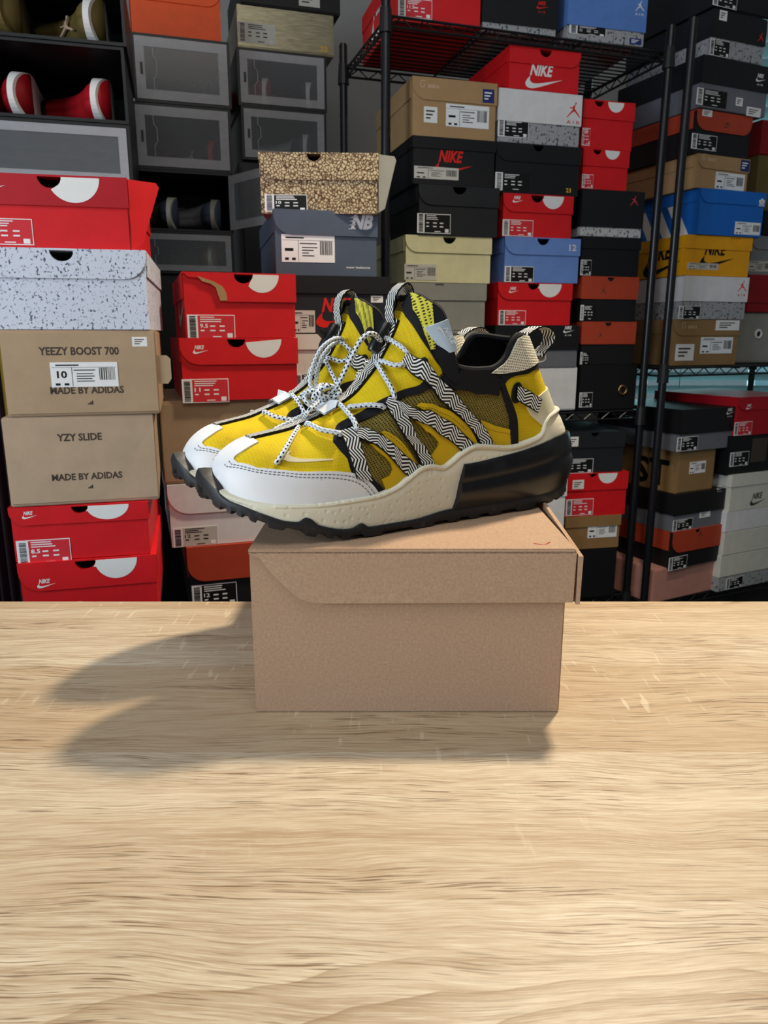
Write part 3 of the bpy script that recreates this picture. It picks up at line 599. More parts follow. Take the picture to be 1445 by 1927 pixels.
shoe_box('red shoe box squeezed directly under the tan boxes of the left stack', -0.4409, 1.0505, -0.0515, 0.1903, 0.0808, 0.33, 0.2443, 'card_red', 'card_red', hl=0.3, notch=0.5, nr=0.06, disc=0.7, tags=[(0.0266, -0.0686, 0.3802, 0.4608, 'red', 0, '8.5')], logos=[('nike', 0.0913, 0.7843, 0.1065, 'print_white', 1)])
shoe_box('lowest red shoe box of the left stack, partly behind the table edge', -0.436, 1.0506, -0.1556, 0.1924, 0.1029, 0.33, 0.2618, 'card_red', 'card_red', hl=0.4, notch=0.48, nr=0.075, disc=0.7, tags=[(0.1992, 0.056, 0.2299, 0.312, 'red', 0, None)], logos=[('nike', 0.1226, 0.616, 0.1303, 'print_white', 1)])
shoe_box('red shoe box with torn lid flap right of the speckled box', -0.2522, 1.3607, 0.2634, 0.1969, 0.1096, 0.33, 0.3142, 'card_red', 'card_red', hl=0.42, notch=0.53, nr=0.085, disc=0.69, left=False, torn=True, tags=[(0.0236, -0.0246, 0.4151, 0.377, 'red', 0, '9.5')], patches=[], side=[('nike', 0.45, 0.15, 0.5, 'print_paleprint')])
shoe_box('red shoe box under the torn-lid red box, above a brown box', -0.2573, 1.3608, 0.1536, 0.209, 0.1091, 0.33, 0.3142, 'card_red', 'card_red', hl=0.4, notch=0.47, nr=0.075, disc=0.7, tags=[(0.0, -0.0342, 0.3891, 0.3846, 'red', 0, '11')], logos=[('nike', 0.1041, 0.7436, 0.1312, 'print_white', 1)])
shoe_box('large plain brown box under the two red boxes left of the sneaker toes', -0.2772, 1.3611, 0.0037, 0.2522, 0.1492, 0.33, 0.3142, 'card_kraftlight', 'card_kraftlight', kind='slab', hl=1.0)
shoe_box('bluish white shoe box with a grey size label marked 12', -0.2789, 1.361, -0.1154, 0.2422, 0.1181, 0.33, 0.3142, 'card_white', 'card_white', hl=0.45, right=False, tags=[(0.0203, 0.0, 0.3374, 0.3103, 'grey', 0, '12')])
shoe_box('black shoe box with a rust flap lowest in the stack behind the cardboard box', -0.2684, 1.3608, -0.2534, 0.2076, 0.1369, 0.33, 0.3142, 'card_black', 'card_rust', hl=0.48, right=True, tags=[(0.0243, 0.1085, 0.4029, 0.3411, 'black', 0, '12')])
shoe_box('elephant-print brown shoe box with its lid ajar on top of the slate box', -0.1299, 1.6, 0.5058, 0.2376, 0.1131, 0.33, 0.0349, 'elephant_print', 'elephant_print', hl=0.42, notch=0.46, nr=0.06, wing=(0.042, 'card_warmgrey'), tags=[(0.0402, 0.0261, 0.3571, 0.287, 'black', 0, '10')])
shoe_box('slate grey shoe box with white two-letter logo and a white label', -0.1168, 1.6004, 0.3859, 0.2124, 0.1254, 0.33, 0.2443, 'card_slate', 'card_slate', hl=0.36, left=True, tags=[(0.067, 0.2033, 0.5103, 0.4228, 'white', 0, None)], logos=[('nb', 0.7062, 0.7317, 0.2474, 'print_silver', 1), ('txt:new balance:.09', 0.6907, 0.122, 0.2371, 'print_silver', 0)])
shoe_box('black shoe box with red logo print and a grey taped strip behind the laces', -0.0876, 1.6004, 0.2701, 0.2095, 0.1152, 0.33, 0.2443, 'card_charcoal', 'card_black', kind='lid', hl=0.3, tags=[(0.016, 0.0183, 0.2139, 0.3853, 'cream', 0, None)], logos=[('nike', 0.2353, 0.0917, 0.5241, 'print_logo_red', 0), ('txt:Pine green:.2', 0.4064, 0.1835, 0.3529, 'print_greyink', 0)], patches=[(0.7968, 0.5505, 0.123, 0.1193, 'print_white', 0)])
shoe_box('cream shoe box under the taped black box, mostly behind the sneakers', -0.0824, 1.6004, 0.1491, 0.2156, 0.1204, 0.33, 0.2443, 'card_offwhite', 'card_offwhite', kind='lid', hl=0.26, tags=[(0.0106, 0.0182, 0.291, 0.3091, 'black', 0, None)])
shoe_box('tan shoe box with a navy sticker on top of the middle stack', 0.175, 2.0205, 0.7448, 0.2228, 0.1307, 0.33, 0.2793, 'card_tan', 'card_tan', hl=0.36, notch=None, left=True, tags=[(0.3962, 0.2, 0.5157, 0.3909, 'white', 0, None)], logos=[('asics', 0.0818, 0.8, 0.2264, 'print_pinkprint', 1)], patches=[(0.1384, 0.2364, 0.1572, 0.2727, 'print_white', 0), (0.8239, 0.6545, 0.1384, 0.2364, 'print_navy', 1)])
shoe_box('black shoe box with big red logo print under the tan box', 0.177, 2.0205, 0.6338, 0.222, 0.1102, 0.33, 0.2793, 'card_black', 'card_darkcard', kind='lid', hl=0.24, tags=[(0.0192, 0.1222, 0.5321, 0.2556, 'cream', 0, None)], logos=[('nike', 0.25, 0.2, 0.4808, 'print_logo_red', 0)], patches=[])
shoe_box('plain black shoe box with thumb notch above the cream box', 0.191, 2.0204, 0.5146, 0.2184, 0.1185, 0.33, 0.2793, 'card_charcoal', 'card_charcoal', hl=0.38, notch=0.5, nr=0.085, tags=[(-0.0132, 0.0319, 0.4106, 0.3936, 'black', 0, None)])
shoe_box('pale cream yellow shoe box in the middle stack', 0.1672, 2.0205, 0.3997, 0.2369, 0.1142, 0.33, 0.2793, 'card_cream', 'card_cream', hl=0.34, notch=0.5, nr=0.075, tags=[(-0.0062, 0.0455, 0.3642, 0.3409, 'cream', 0, None)])
shoe_box('grey shoe box just behind the sneaker tongue', 0.153, 2.0206, 0.2789, 0.2457, 0.1202, 0.33, 0.2793, 'card_warmgrey', 'card_warmgrey', kind='lid', hl=0.34, notch=0.46, nr=0.05)
shoe_box('grey lower shoe box hidden behind the sneakers in the middle stack', 0.1526, 2.0206, 0.0552, 0.2522, 0.2231, 0.33, 0.2793, 'card_warmgrey', 'card_warmgrey', kind='lid', hl=0.2)
shoe_box('red shoe box with large white logo topmost under the high wire shelf', 0.4066, 2.0904, 0.8707, 0.1985, 0.0958, 0.33, 0.2793, 'card_red', 'card_red', hl=0.36, left=False, right=True, notch=0.5, nr=0.085, tags=[], logos=[('nike', 0.2313, 0.025, 0.5299, 'print_white', 0)])
shoe_box('white-lidded shoe box with grey cement base and red jumping figure', 0.3997, 2.0905, 0.7463, 0.2355, 0.1233, 0.33, 0.2793, 'cement_grey', 'card_white', kind='lid', hl=0.6, tags=[(0.0064, 0.1, 0.3631, 0.32, 'black', 0, None)], logos=[('jumpair', 0.8153, 0.44, 0.1656, 'print_logo_red', 1)])
shoe_box('black shoe box with a torn notch under the cement-and-white box', 0.4009, 2.0905, 0.6259, 0.2436, 0.1195, 0.33, 0.2793, 'card_black', 'card_black', hl=0.34, notch=0.49, nr=0.06, tags=[(0.0063, 0.0426, 0.3937, 0.3617, 'clearblack', 0, None)], logos=[('txt:23:.7', 0.8438, 0.0745, 0.0625, 'print_gold', 0)])
shoe_box('small red shoe box with white half disc above the light blue box', 0.4057, 2.0904, 0.5192, 0.2038, 0.1058, 0.33, 0.2793, 'card_red', 'card_red', hl=0.4, notch=0.48, nr=0.09, disc=0.7, tags=[(0.0076, 0.0123, 0.4318, 0.3827, 'red', 0, None)], logos=[('nike', 0.1288, 0.7778, 0.1515, 'print_white', 1)])
shoe_box('light blue suede-look shoe box in the middle right stack', 0.4226, 2.0905, 0.4043, 0.2227, 0.1141, 0.33, 0.2793, 'card_skyblue', 'card_skyblue', hl=0.36, notch=0.5, nr=0.08, tags=[(0.0141, 0.0, 0.3803, 0.3529, 'black', 0, None)], logos=[('txt:12:.75', 0.8451, 0.7294, 0.0986, 'print_silver', 1)])
shoe_box('red shoe box under the light blue box', 0.408, 2.0904, 0.2933, 0.222, 0.1103, 0.33, 0.2793, 'card_red', 'card_red', hl=0.38, notch=0.47, nr=0.075, disc=0.69, tags=[(0.0286, 0.0, 0.3571, 0.35, 'red', 0, None)], logos=[('nike', 0.1429, 0.75, 0.1286, 'print_white', 1)])
shoe_box('black-lidded grey shoe box with white emblem just behind the sneaker heel', 0.4196, 2.0906, 0.1795, 0.2542, 0.1133, 0.33, 0.2793, 'card_midgrey', 'card_black', kind='lid', hl=0.58, logos=[('nikeair', 0.7975, 0.75, 0.1392, 'print_white', 1)])
shoe_box('plain white shoe box beside the sneaker heel', 0.4158, 2.0907, 0.0596, 0.2688, 0.1193, 0.33, 0.2793, 'card_white', 'card_white', kind='slab', hl=1.0)
shoe_box('red shoe box with white half disc right of the cement-and-white box', 0.5949, 2.1602, 0.7507, 0.1546, 0.1162, 0.33, 0.2793, 'card_red', 'card_red', hl=0.36, left=False, notch=0.3, nr=0.09, disc=0.62, tags=[(0.0103, 0.044, 0.1546, 0.3626, 'red', 0, None)])
shoe_box('red shoe box with half disc above the black box with red jumping figure', 0.5952, 2.1602, 0.6486, 0.1405, 0.1009, 0.33, 0.2793, 'card_red', 'card_red', hl=0.4, left=False, notch=0.3, nr=0.09, disc=0.62, tags=[(0.0115, 0.026, 0.2414, 0.3377, 'red', 0, None)])
shoe_box('black-lidded shoe box with speckled base strip and red jumping figure', 0.6222, 2.1603, 0.529, 0.1921, 0.1186, 0.33, 0.2793, 'cement_light', 'card_black', kind='lid', hl=0.8, logos=[('jump', 0.7692, 0.6818, 0.1282, 'print_redprint', 1)])
shoe_box('plain black shoe box under the black box with speckled strip', 0.6249, 2.1603, 0.4258, 0.1863, 0.1023, 0.33, 0.2793, 'card_darkcard', 'card_darkcard', kind='lid', hl=0.3, tags=[(0.0089, 0.0135, 0.1786, 0.3919, 'black', 0, None)])
shoe_box('rust-lidded black shoe box directly above another of the same', 0.629, 2.1603, 0.3043, 0.1803, 0.1207, 0.33, 0.2793, 'card_black', 'card_rust', kind='lid', hl=0.48, notch=0.5, nr=0.06, tags=[(0.0093, 0.0235, 0.271, 0.3412, 'clearblack', 0, None)], logos=[('jump', 0.3271, 0.5882, 0.1121, 'print_greyink', 1)])
shoe_box('rust-lidded black shoe box above the black box with a grommet', 0.6336, 2.1603, 0.1854, 0.1743, 0.1183, 0.33, 0.2793, 'card_black', 'card_rust', kind='lid', hl=0.5, notch=0.48, nr=0.06, tags=[(0.0098, 0.0123, 0.1863, 0.284, 'clearblack', 0, None)], logos=[('jump', 0.2941, 0.6049, 0.098, 'print_greyink', 1)])
shoe_box('black drawer shoe box with a brass grommet pull', 0.6432, 2.1603, 0.0556, 0.1856, 0.1293, 0.33, 0.2793, 'card_darkcard', 'card_darkcard', kind='slab', hl=1.0, tags=[(0.0093, 0.0814, 0.2243, 0.3256, 'black', 0, None)], rings=[(0.757, 0.4419, 0.0125, 'brass')])
shoe_box('black shoe box with white sticker above the red box on the low shelf', 0.6166, 2.1402, -0.1231, 0.1746, 0.1194, 0.33, 0.2094, 'card_charcoal', 'card_charcoal', hl=0.36, notch=0.45, nr=0.07, left=False, tags=[(-0.0962, 0.0, 0.5481, 0.3506, 'black', 0, None)], patches=[(-0.0385, 0.6623, 0.1923, 0.2338, 'print_white', 1)])
shoe_box('red shoe box on the low shelf with a white sticker and worn print', 0.6243, 2.1402, -0.2526, 0.1958, 0.1292, 0.33, 0.2094, 'card_red', 'card_red', hl=0.38, left=False, notch=0.42, nr=0.06, disc=0.66, tags=[(0.0174, 0.0247, 0.4435, 0.3827, 'red', 0, None)], patches=[(0.0957, 0.642, 0.1826, 0.2099, 'print_white', 1)])
shoe_box('brown shoe box under the red box on the low shelf', 0.6199, 2.1402, -0.354, 0.1792, 0.1012, 0.33, 0.2094, 'card_brown', 'card_brown', hl=0.3, left=False, tags=[(0.4135, 0.3226, 0.5288, 0.4677, 'white', 0, None)])
shoe_box('black shoe box at the foot of the low shelf', 0.6281, 2.1401, -0.5122, 0.1538, 0.1582, 0.33, 0.2094, 'card_darkcard', 'card_darkcard', kind='slab', hl=1.0)
shoe_box('white shoe box glimpsed below the sneaker heel', 0.3973, 2.0204, -0.285, 0.2393, 0.1596, 0.33, 0.2443, 'card_white', 'card_white', kind='lid', hl=0.3)
shoe_box('red shoe box on the low shelf behind the cardboard box', 0.4059, 2.0204, -0.5123, 0.2447, 0.2274, 0.33, 0.2443, 'card_crimson', 'card_crimson', kind='lid', hl=0.3)
shoe_box('red shoe box on the high wire shelf with red size label', 0.1307, 2.0204, 0.9958, 0.2199, 0.1216, 0.33, 0.2618, 'card_red', 'card_red', hl=0.35, tags=[(0.0427, 0.0734, 0.3841, 0.3394, 'red', 0, '11.5')], side=[('nike', 0.3, 0.1, 0.6, 'print_white')])
shoe_box('black shoe box with red emblem and grey speckled base on the high shelf', 0.3373, 2.0803, 0.9952, 0.2032, 0.1449, 0.33, 0.2618, 'cement_grey', 'card_black', kind='lid', hl=0.86, logos=[('nikeair', 0.7063, 0.3651, 0.1678, 'print_logo_red', 1)])
shoe_box('cornflower blue shoe box with white jumping figure on the high shelf', 0.5696, 2.1404, 0.9981, 0.2247, 0.161, 0.33, 0.2618, 'cement_grey', 'card_blue', kind='lid', hl=0.8, tags=[(0.0336, 0.0809, 0.4631, 0.1324, 'black', 0, None)], logos=[('jumpair', 0.8456, 0.4338, 0.1141, 'print_white', 1)], patches=[(0.8054, 0.0221, 0.1544, 0.0882, 'print_navy', 0)])
shoe_box('black shoe box cut by the top of the frame on the right stack', 0.9785, 2.2809, 1.1177, 0.227, 0.1176, 0.33, 0.4189, 'card_darkcard', 'card_darkcard', kind='slab', hl=1.0, tags=[(-0.0171, 0.0208, 0.3846, 0.3333, 'black', 0, None)])
shoe_box('black-lidded speckled shoe box with red jumping figure on the right stack', 0.9702, 2.2807, 1.0033, 0.2002, 0.1111, 0.33, 0.4189, 'cement_grey', 'card_black', kind='lid', hl=0.6, tags=[(-0.0098, 0.0, 0.3627, 0.3636, 'black', 0, None)], logos=[('jump', 0.8431, 0.4773, 0.1176, 'print_logo_red', 1)], patches=[(0.098, 0.7727, 0.1373, 0.2159, 'print_white', 1)])
shoe_box('black-lidded grey shoe box with white emblem above the rust flap box on the right', 0.9744, 2.2812, 0.8726, 0.2549, 0.1278, 0.33, 0.4189, 'card_midgrey', 'card_black', kind='lid', hl=0.52, tags=[(-0.0469, 0.0408, 0.4375, 0.3265, 'clearblack', 0, None)], logos=[('nikeair', 0.7812, 0.602, 0.1562, 'print_white', 1)], patches=[(0.5312, 0.1429, 0.1016, 0.1633, 'print_white', 0), (0.7031, -0.0204, 0.2188, 0.1837, 'print_white', 0)])
shoe_box('black shoe box with a rust flap above the tan box on the right stack', 0.9539, 2.2808, 0.7599, 0.2089, 0.1102, 0.33, 0.4189, 'card_black', 'card_rust', hl=0.44, right=True, tags=[(-0.0577, 0.0854, 0.4519, 0.3537, 'black', 0, None)], logos=[('nike', 0.4904, 0.6585, 0.125, 'print_greyink', 1)], patches=[(0.0769, 0.8537, 0.1731, 0.1463, 'print_white', 1)])
shoe_box('tan shoe box with navy sticker above the royal blue box', 0.9629, 2.2807, 0.67, 0.1995, 0.088, 0.33, 0.4189, 'card_tan', 'card_tan', hl=0.38, tags=[(0.3673, 0.0312, 0.5714, 0.5, 'white', 0, None)], logos=[('asics', 0.0612, 0.7812, 0.2653, 'print_pinkprint', 1)], patches=[(0.8163, 0.625, 0.1735, 0.3438, 'print_navy', 1)])
shoe_box('royal blue shoe box with three white stripes on its side', 0.9997, 2.2807, 0.5466, 0.238, 0.1218, 0.33, 0.3491, 'card_royal', 'card_royal', hl=0.28, tags=[(0.5691, 0.0465, 0.3984, 0.2791, 'white', 0, None)], logos=[('trefoil', 0.878, 0.6977, 0.122, 'print_white', 1)], side=[('stripes', 0.12, 0, 0.58, 'print_white')])
shoe_box('amber yellow shoe box with black logo print on the right stack', 0.9738, 2.2807, 0.4347, 0.2398, 0.1107, 0.33, 0.3491, 'card_yellow', 'card_yellow', kind='lid', hl=0.31, notch=0.74, nr=0.09, tags=[(0.0407, 0.1579, 0.4715, 0.1579, 'cream', 0, None)], logos=[('nike', 0.2195, 0.1711, 0.5366, 'print_logo_black', 0)], side=[('nike', 0.45, 0.0, 0.5, 'print_logo_black')])
shoe_box('white-lidded shoe box with cement strip under the yellow box', 0.978, 2.2807, 0.3125, 0.2351, 0.1212, 0.33, 0.3491, 'cement_grey', 'card_white', kind='lid', hl=0.58, tags=[(-0.0588, 0.0, 0.3361, 0.3086, 'black', 0, None)], logos=[('jumpair', 0.8235, 0.5556, 0.1429, 'print_logo_red', 1)])
shoe_box('tan shoe box at the bottom of the upper right shelf with two stickers', 0.9596, 2.2808, 0.1792, 0.2494, 0.1326, 0.33, 0.3491, 'card_brown', 'card_brown', hl=0.33, tags=[(0.432, 0.2558, 0.488, 0.3605, 'white', 0, None)], logos=[('asics', 0.12, 0.7791, 0.224, 'print_tanprint', 1)], patches=[(0.072, 0.1047, 0.272, 0.3605, 'print_white', 0), (0.624, 0.7674, 0.36, 0.2209, 'print_white', 1)])
shoe_box('black-lidded grey shoe box with emblem topmost on the low right shelf', 0.961, 2.2014, -0.0655, 0.239, 0.1234, 0.33, 0.4887, 'card_midgrey', 'card_black', kind='lid', hl=0.58, tags=[(-0.0388, 0.0256, 0.3689, 0.3333, 'black', 0, None)], logos=[('nikeair', 0.7864, 0.7564, 0.1456, 'print_white', 1)])
shoe_box('tan box with large dark letters ST on its side on the low right shelf', 0.937, 2.2006, -0.1935, 0.1564, 0.1287, 0.33, 0.4887, 'card_brown', 'card_brown', kind='slab', hl=1.0, tags=[(0.2985, 0.443, 0.4478, 0.2785, 'white', 0, None)], side=[('txt:ST:.62', 0.5, 0.12, 0.4, 'print_logo_black')])
shoe_box('black-lidded grey shoe box between the tan ST box and the rust flap box', 0.9571, 2.2012, -0.308, 0.2188, 0.1157, 0.33, 0.4887, 'card_midgrey', 'card_black', kind='lid', hl=0.56, tags=[(0.0, 0.029, 0.3913, 0.2899, 'black', 0, None)], logos=[('nikeair', 0.8043, 0.9275, 0.1304, 'print_white', 1)], patches=[(0.5217, 0.2754, 0.2174, 0.2174, 'print_white', 0)])
shoe_box('black shoe box with rust flap above the pink box', 0.9619, 2.2012, -0.4237, 0.2217, 0.1171, 0.33, 0.4887, 'card_black', 'card_rust', hl=0.55, right=False, notch=0.48, nr=0.05, tags=[(-0.0326, -0.0294, 0.3587, 0.3529, 'black', 0, None)], logos=[('jump', 0.4783, 0.7353, 0.1087, 'print_greyink', 1)])
shoe_box('dusty pink shoe box lowest on the right rack', 0.9412, 2.2021, -0.5278, 0.2905, 0.1058, 0.33, 0.4887, 'card_pink', 'card_pink', kind='slab', hl=1.0)
shoe_box('dark red box at the right edge beside the rust-flap black box', 1.2092, 2.4802, 0.8029, 0.1452, 0.0967, 0.33, 0.3491, 'card_darkred', 'card_darkred', kind='slab', hl=1.0)
shoe_box('olive brown box at the right edge beside the tan box', 1.2178, 2.4803, 0.6435, 0.1665, 0.1573, 0.33, 0.3491, 'card_olive', 'card_olive', kind='slab', hl=1.0)
shoe_box('dark box at the right edge above the grey box', 1.2521, 2.4803, 0.5693, 0.1608, 0.0726, 0.33, 0.3491, 'card_darkcard', 'card_darkcard', kind='slab', hl=1.0)
shoe_box('pale grey shoe box at the right edge beside the yellow box', 1.2348, 2.4804, 0.4526, 0.1947, 0.1155, 0.33, 0.3491, 'card_grey', 'card_grey', hl=0.32, tags=[(-0.0112, 0.0822, 0.4719, 0.274, 'cream', 0, None)])
shoe_box('dark red shoe box at the right edge above the grommet box', 1.2544, 2.4806, 0.338, 0.2287, 0.1136, 0.33, 0.3491, 'card_darkred', 'card_darkred', kind='lid', hl=0.75, tags=[])
shoe_box('light grey drawer shoe box with round white grommet at the right edge', 1.2332, 2.4807, 0.1799, 0.2398, 0.1573, 0.33, 0.3491, 'card_warmgrey', 'card_warmgrey', kind='slab', hl=1.0, rings=[(0.3925, 0.5745, 0.012, 'print_white')])
shoe_box('red shoe box on the low shelf at the right edge', 1.1833, 2.3016, -0.0307, 0.2773, 0.1163, 0.33, 0.4538, 'card_crimson', 'card_crimson', hl=0.32, tags=[(-0.0175, 0.0141, 0.2807, 0.3521, 'red', 0, None)], logos=[('nike', 0.1228, 0.6761, 0.1053, 'print_white', 1)])
shoe_box('black box with grey photo print at the right edge', 1.1763, 2.3018, -0.1514, 0.2947, 0.1212, 0.33, 0.4538, 'card_darkcard', 'card_darkcard', kind='slab', hl=1.0, tags=[(0.0333, 0.2222, 0.2833, 0.3611, 'black', 0, None)], patches=[(0.35, 0.2778, 0.2333, 0.6111, 'print_greyink', 0)])
shoe_box('off-white shoe box with dark emblem and flared lid at the right edge', 1.1933, 2.3018, -0.2662, 0.2897, 0.1159, 0.33, 0.4538, 'card_offwhite', 'card_offwhite', kind='lid', hl=0.32, logos=[('nike', 0.3276, 0.0746, 0.2586, 'print_greyink', 0)])
shoe_box('first plain white shoe box under the off-white box at the right edge', 1.1932, 2.3019, -0.3321, 0.2998, 0.0668, 0.33, 0.4538, 'card_white', 'card_white', kind='slab', hl=1.0)
shoe_box('second plain white shoe box below the flared off-white box', 1.1938, 2.3019, -0.4082, 0.2994, 0.077, 0.33, 0.4538, 'card_offwhite', 'card_offwhite', kind='slab', hl=1.0)
shoe_box('third plain white shoe box, just above the cement-print box at right', 1.193, 2.3019, -0.4799, 0.304, 0.0727, 0.33, 0.4538, 'card_offwhite', 'card_offwhite', kind='slab', hl=1.0)
shoe_box('grey cement-print shoe box at the foot of the far right stack', 1.1921, 2.3019, -0.5268, 0.3031, 0.0477, 0.33, 0.4538, 'cement_grey', 'cement_grey', kind='slab', hl=1.0, tags=[(0.1186, 0.0769, 0.2542, 0.7692, 'black', 0, None)])
shoe_box('bright orange shoe box on top of the clear display boxes', -0.5323, 2.1505, 1.0066, 0.2269, 0.1757, 0.33, 0.2967, 'card_orange', 'card_orange', hl=0.5, right=True)
shoe_box('black box lying on the gold foil box at the top edge', -0.2585, 2.3507, 1.154, 0.2811, 0.0999, 0.33, 0.2967, 'card_darkcard', 'card_darkcard', kind='slab', hl=1.0, patches=[(0.5745, 0.1169, 0.2128, 0.3636, 'print_labelgrey', 0)])
shoe_box('gold foil shoe box with 23 in yellow on the display boxes', -0.2743, 2.3507, 1.0475, 0.2732, 0.1063, 0.33, 0.2967, 'gold_foil', 'gold_foil', kind='slab', hl=1.0, tags=[(0.0055, 0.1125, 0.3757, 0.475, 'foil', 0, None)], logos=[('txt:23:.7', 0.8508, 0.0875, 0.0773, 'print_gold', 0)])

# ---------------------------------------------------------------- cardboard box under the sneakers
BX0, BX1, BY, BH, BD = -.0935, .1275, .4945, .1245, .305
kb = thing('cardboard_box', 'plain brown cardboard box on the table, carrying the pair of sneakers', 'cardboard box', ((BX0 + BX1) / 2, BY, 0))
w2 = (BX1 - BX0) / 2; mb = MB(); mb.box(-w2, w2, 0, BD, 0, BH - .003); mb.build('box_body', 'kraft', kb, bevel=.0009)
lx0, lx1 = -w2 - .0002, w2 + .0052
mb = MB(); mb.box(lx0, lx1, -.0022, BD + .002, BH - .003, BH); mb.build('lid_top', 'kraft', kb, bevel=.0008)
fl = [(lx0 + .008, BH - .006)] + spline([(lx0 + .008, BH - .006), (lx0 + .015, BH - .016), (lx0 + .0255, BH - .027), (lx0 + .036, BH - .0355), (lx0 + .047, BH - .0385), (lx0 + .06, BH - .0388)], 4)[1:] + [(lx1 - .001, BH - .0380), (lx1, BH - .003), (lx0, BH - .003)]
mb = MB(); n = len(fl)
# the flap bows slightly away from the box at its lower edge
yo = lambda z: -.0006 - .0016 * max(0, (BH - z) / .0388) ** 2
mb.v = [(x, yo(z) - .0026, z) for x, z in fl] + [(x, yo(z), z) for x, z in fl]; mb.uv = [(0, 0)] * (2 * n)
mb.f = [tuple(range(n)), tuple(range(2 * n - 1, n - 1, -1))] + [(i, n + i, n + (i + 1) % n, (i + 1) % n) for i in range(n)]
ff = mb.build('lid_front_flap', 'kraft', kb); ff.data.materials.append(MATS['kraft_edge'])
for i, p in enumerate(ff.data.polygons): 
    if i >= 2: p.material_index = 1
mb = MB(); mb.plate([(.001, BH - .004), (.001, BH - .0395), (.22, BH - .0395), (.26, BH - .004)][::-1], 0, -.0028); sf = mb.build('lid_side_flap', 'kraft', kb); sf.location = (lx1 + .0002, .0, 0); sf.rotation_euler = (0, -.06, PI / 2 - .015)
sf.location = (lx1 + .0012, 0, 0)
mb = MB(); m = spline([(.001, .0), (.006, .004), (.010, .002), (.013, -.004)], 4); mb.tube([(lx1 - .028 + a, .012 - b * .8, BH + .0001) for a, b in m], .0006, 5, flat=.3); mb.build('red_mark', 'card_darkred', kb)

# ---------------------------------------------------------------- materials of the sneakers
k = N('ripstop_yellow', .75, .2); uv = k.n('ShaderNodeTexCoord').outputs['UV']; sp = k.n('ShaderNodeSeparateXYZ'); k.link(uv, sp.inputs[0])
gx = k.math('ABSOLUTE', k.math('SUBTRACT', k.math('FRACT', k.math('MULTIPLY', sp.outputs[0], 1050)), .5)); gy = k.math('ABSOLUTE', k.math('SUBTRACT', k.math('FRACT', k.math('MULTIPLY', sp.outputs[1], 1050)), .5))
gx2 = k.math('ABSOLUTE', k.math('SUBTRACT', k.math('FRACT', k.math('MULTIPLY', sp.outputs[0], 420)), .5)); gy2 = k.math('ABSOLUTE', k.math('SUBTRACT', k.math('FRACT', k.math('MULTIPLY', sp.outputs[1], 420)), .5))
hole = k.math('MULTIPLY', k.step(gx, .42, .24), k.step(gy, .42, .24)); rip = k.math('MAXIMUM', k.step(gx2, .42, .48), k.step(gy2, .42, .48))
vo = k.coord('Object'); c = k.mix(k.step(k.noise(vo, 45, 3), .35, .65), lin('#D3B108'), lin('#E3C60E'))
c = k.mix(k.math('MULTIPLY', hole, .42), c, lin('#8A7008')); c = k.mix(k.math('MULTIPLY', rip, .40), c, lin('#F0DC48')); c = k.mix(k.math('MULTIPLY', k.step(k.noise(vo, 38, 4, .6), .62, .75), .35), c, lin('#7C6A20'))
k.base(c); k.bump(hole, -.35, .0006)
k = N('mesh_olive', .8, .2); uv = k.coord('UV', (1, 1, 1)); m1 = k.n('ShaderNodeMapping'); m1.inputs['Scale'].default_value = (420, 640, 1); m1.inputs['Rotation'].default_value = (0, 0, .35); k.link(uv, m1.inputs[0])
d = k.voro(m1.outputs[0], 1, rnd=.18); k.base(k.mix(k.step(d, .36, .26), lin('#877838'), lin('#1E1A0C'))); k.bump(d, .4, .0008)
k = N('leather_yellow', .42, .4); v = k.coord('Object'); k.base(k.mix(k.noise(v, 70, 2), lin('#C9A208'), lin('#DDB90C'))); k.bump(k.noise(v, 500, 3), .08, .0005)
k = N('leather_white', .45, .35); v = k.coord('Object'); c = k.mix(k.noise(v, 40, 3), lin('#DCDCDE'), lin('#EEEEEF')); sp_ = k.math('GREATER_THAN', k.noise(v, 210, 2), .755); c = k.mix(k.math('MULTIPLY', sp_, .5), c, lin('#6A6A6C')); k.base(c); k.bump(k.noise(v, 420, 3), .10, .0005)
k = N('knit_black', .8, .25); v = k.coord('Object'); k.base(k.mix(k.noise(v, 900, 2), lin('#0E0E12'), lin('#1C1C22'))); k.bump(k.noise(v, 1100, 2), .3, .0006)
k = N('elastic_black', .75, .25); v = k.coord('UV', (1, 1, 1)); sp = k.n('ShaderNodeSeparateXYZ'); k.link(v, sp.inputs[0]); wv_ = k.math('FRACT', k.math('MULTIPLY', sp.outputs[0], 900)); k.base(k.mix(wv_, lin('#101014'), lin('#202026'))); k.bump(wv_, .3, .0005)
k = N('rubber_black', .5, .4); v = k.coord('Object'); c = k.mix(k.noise(v, 60, 3), lin('#141519'), lin('#232429')); c = k.mix(k.math('MULTIPLY', k.step(k.noise(v, 90, 4, .7), .6, .72), .35), c, lin('#5A564E')); k.base(c); k.bump(k.noise(v, 300, 3), .12, .0006)
k = N('air_black', .30, .5); v = k.coord('Object'); k.base(k.mix(k.step(k.noise(v, 60, 4), .5, .75), lin('#0D0D11'), lin('#1E1E22')))
k = N('foam_cream', .6, .3); v = k.coord('Object'); c = k.mix(k.noise(v, 30, 3), lin('#D9D4BC'), lin('#E8E4D2')); c = k.mix(k.math('MULTIPLY', k.step(k.noise(v, 120, 4, .65), .64, .74), .35), c, lin('#8E846A')); k.base(c)
dm = k.voro(k.coord('Object', (1, .3, 1)), 150, rnd=.5); k.bump(k.math('ADD', k.step(dm, .12, .3), k.math('MULTIPLY', k.noise(v, 600, 2), .35)), .30, .0010)
k = N('clip_cream', .5, .35); v = k.coord('Object'); k.base(k.mix(k.noise(v, 50, 3), lin('#CFC9AC'), lin('#DEDABF')))
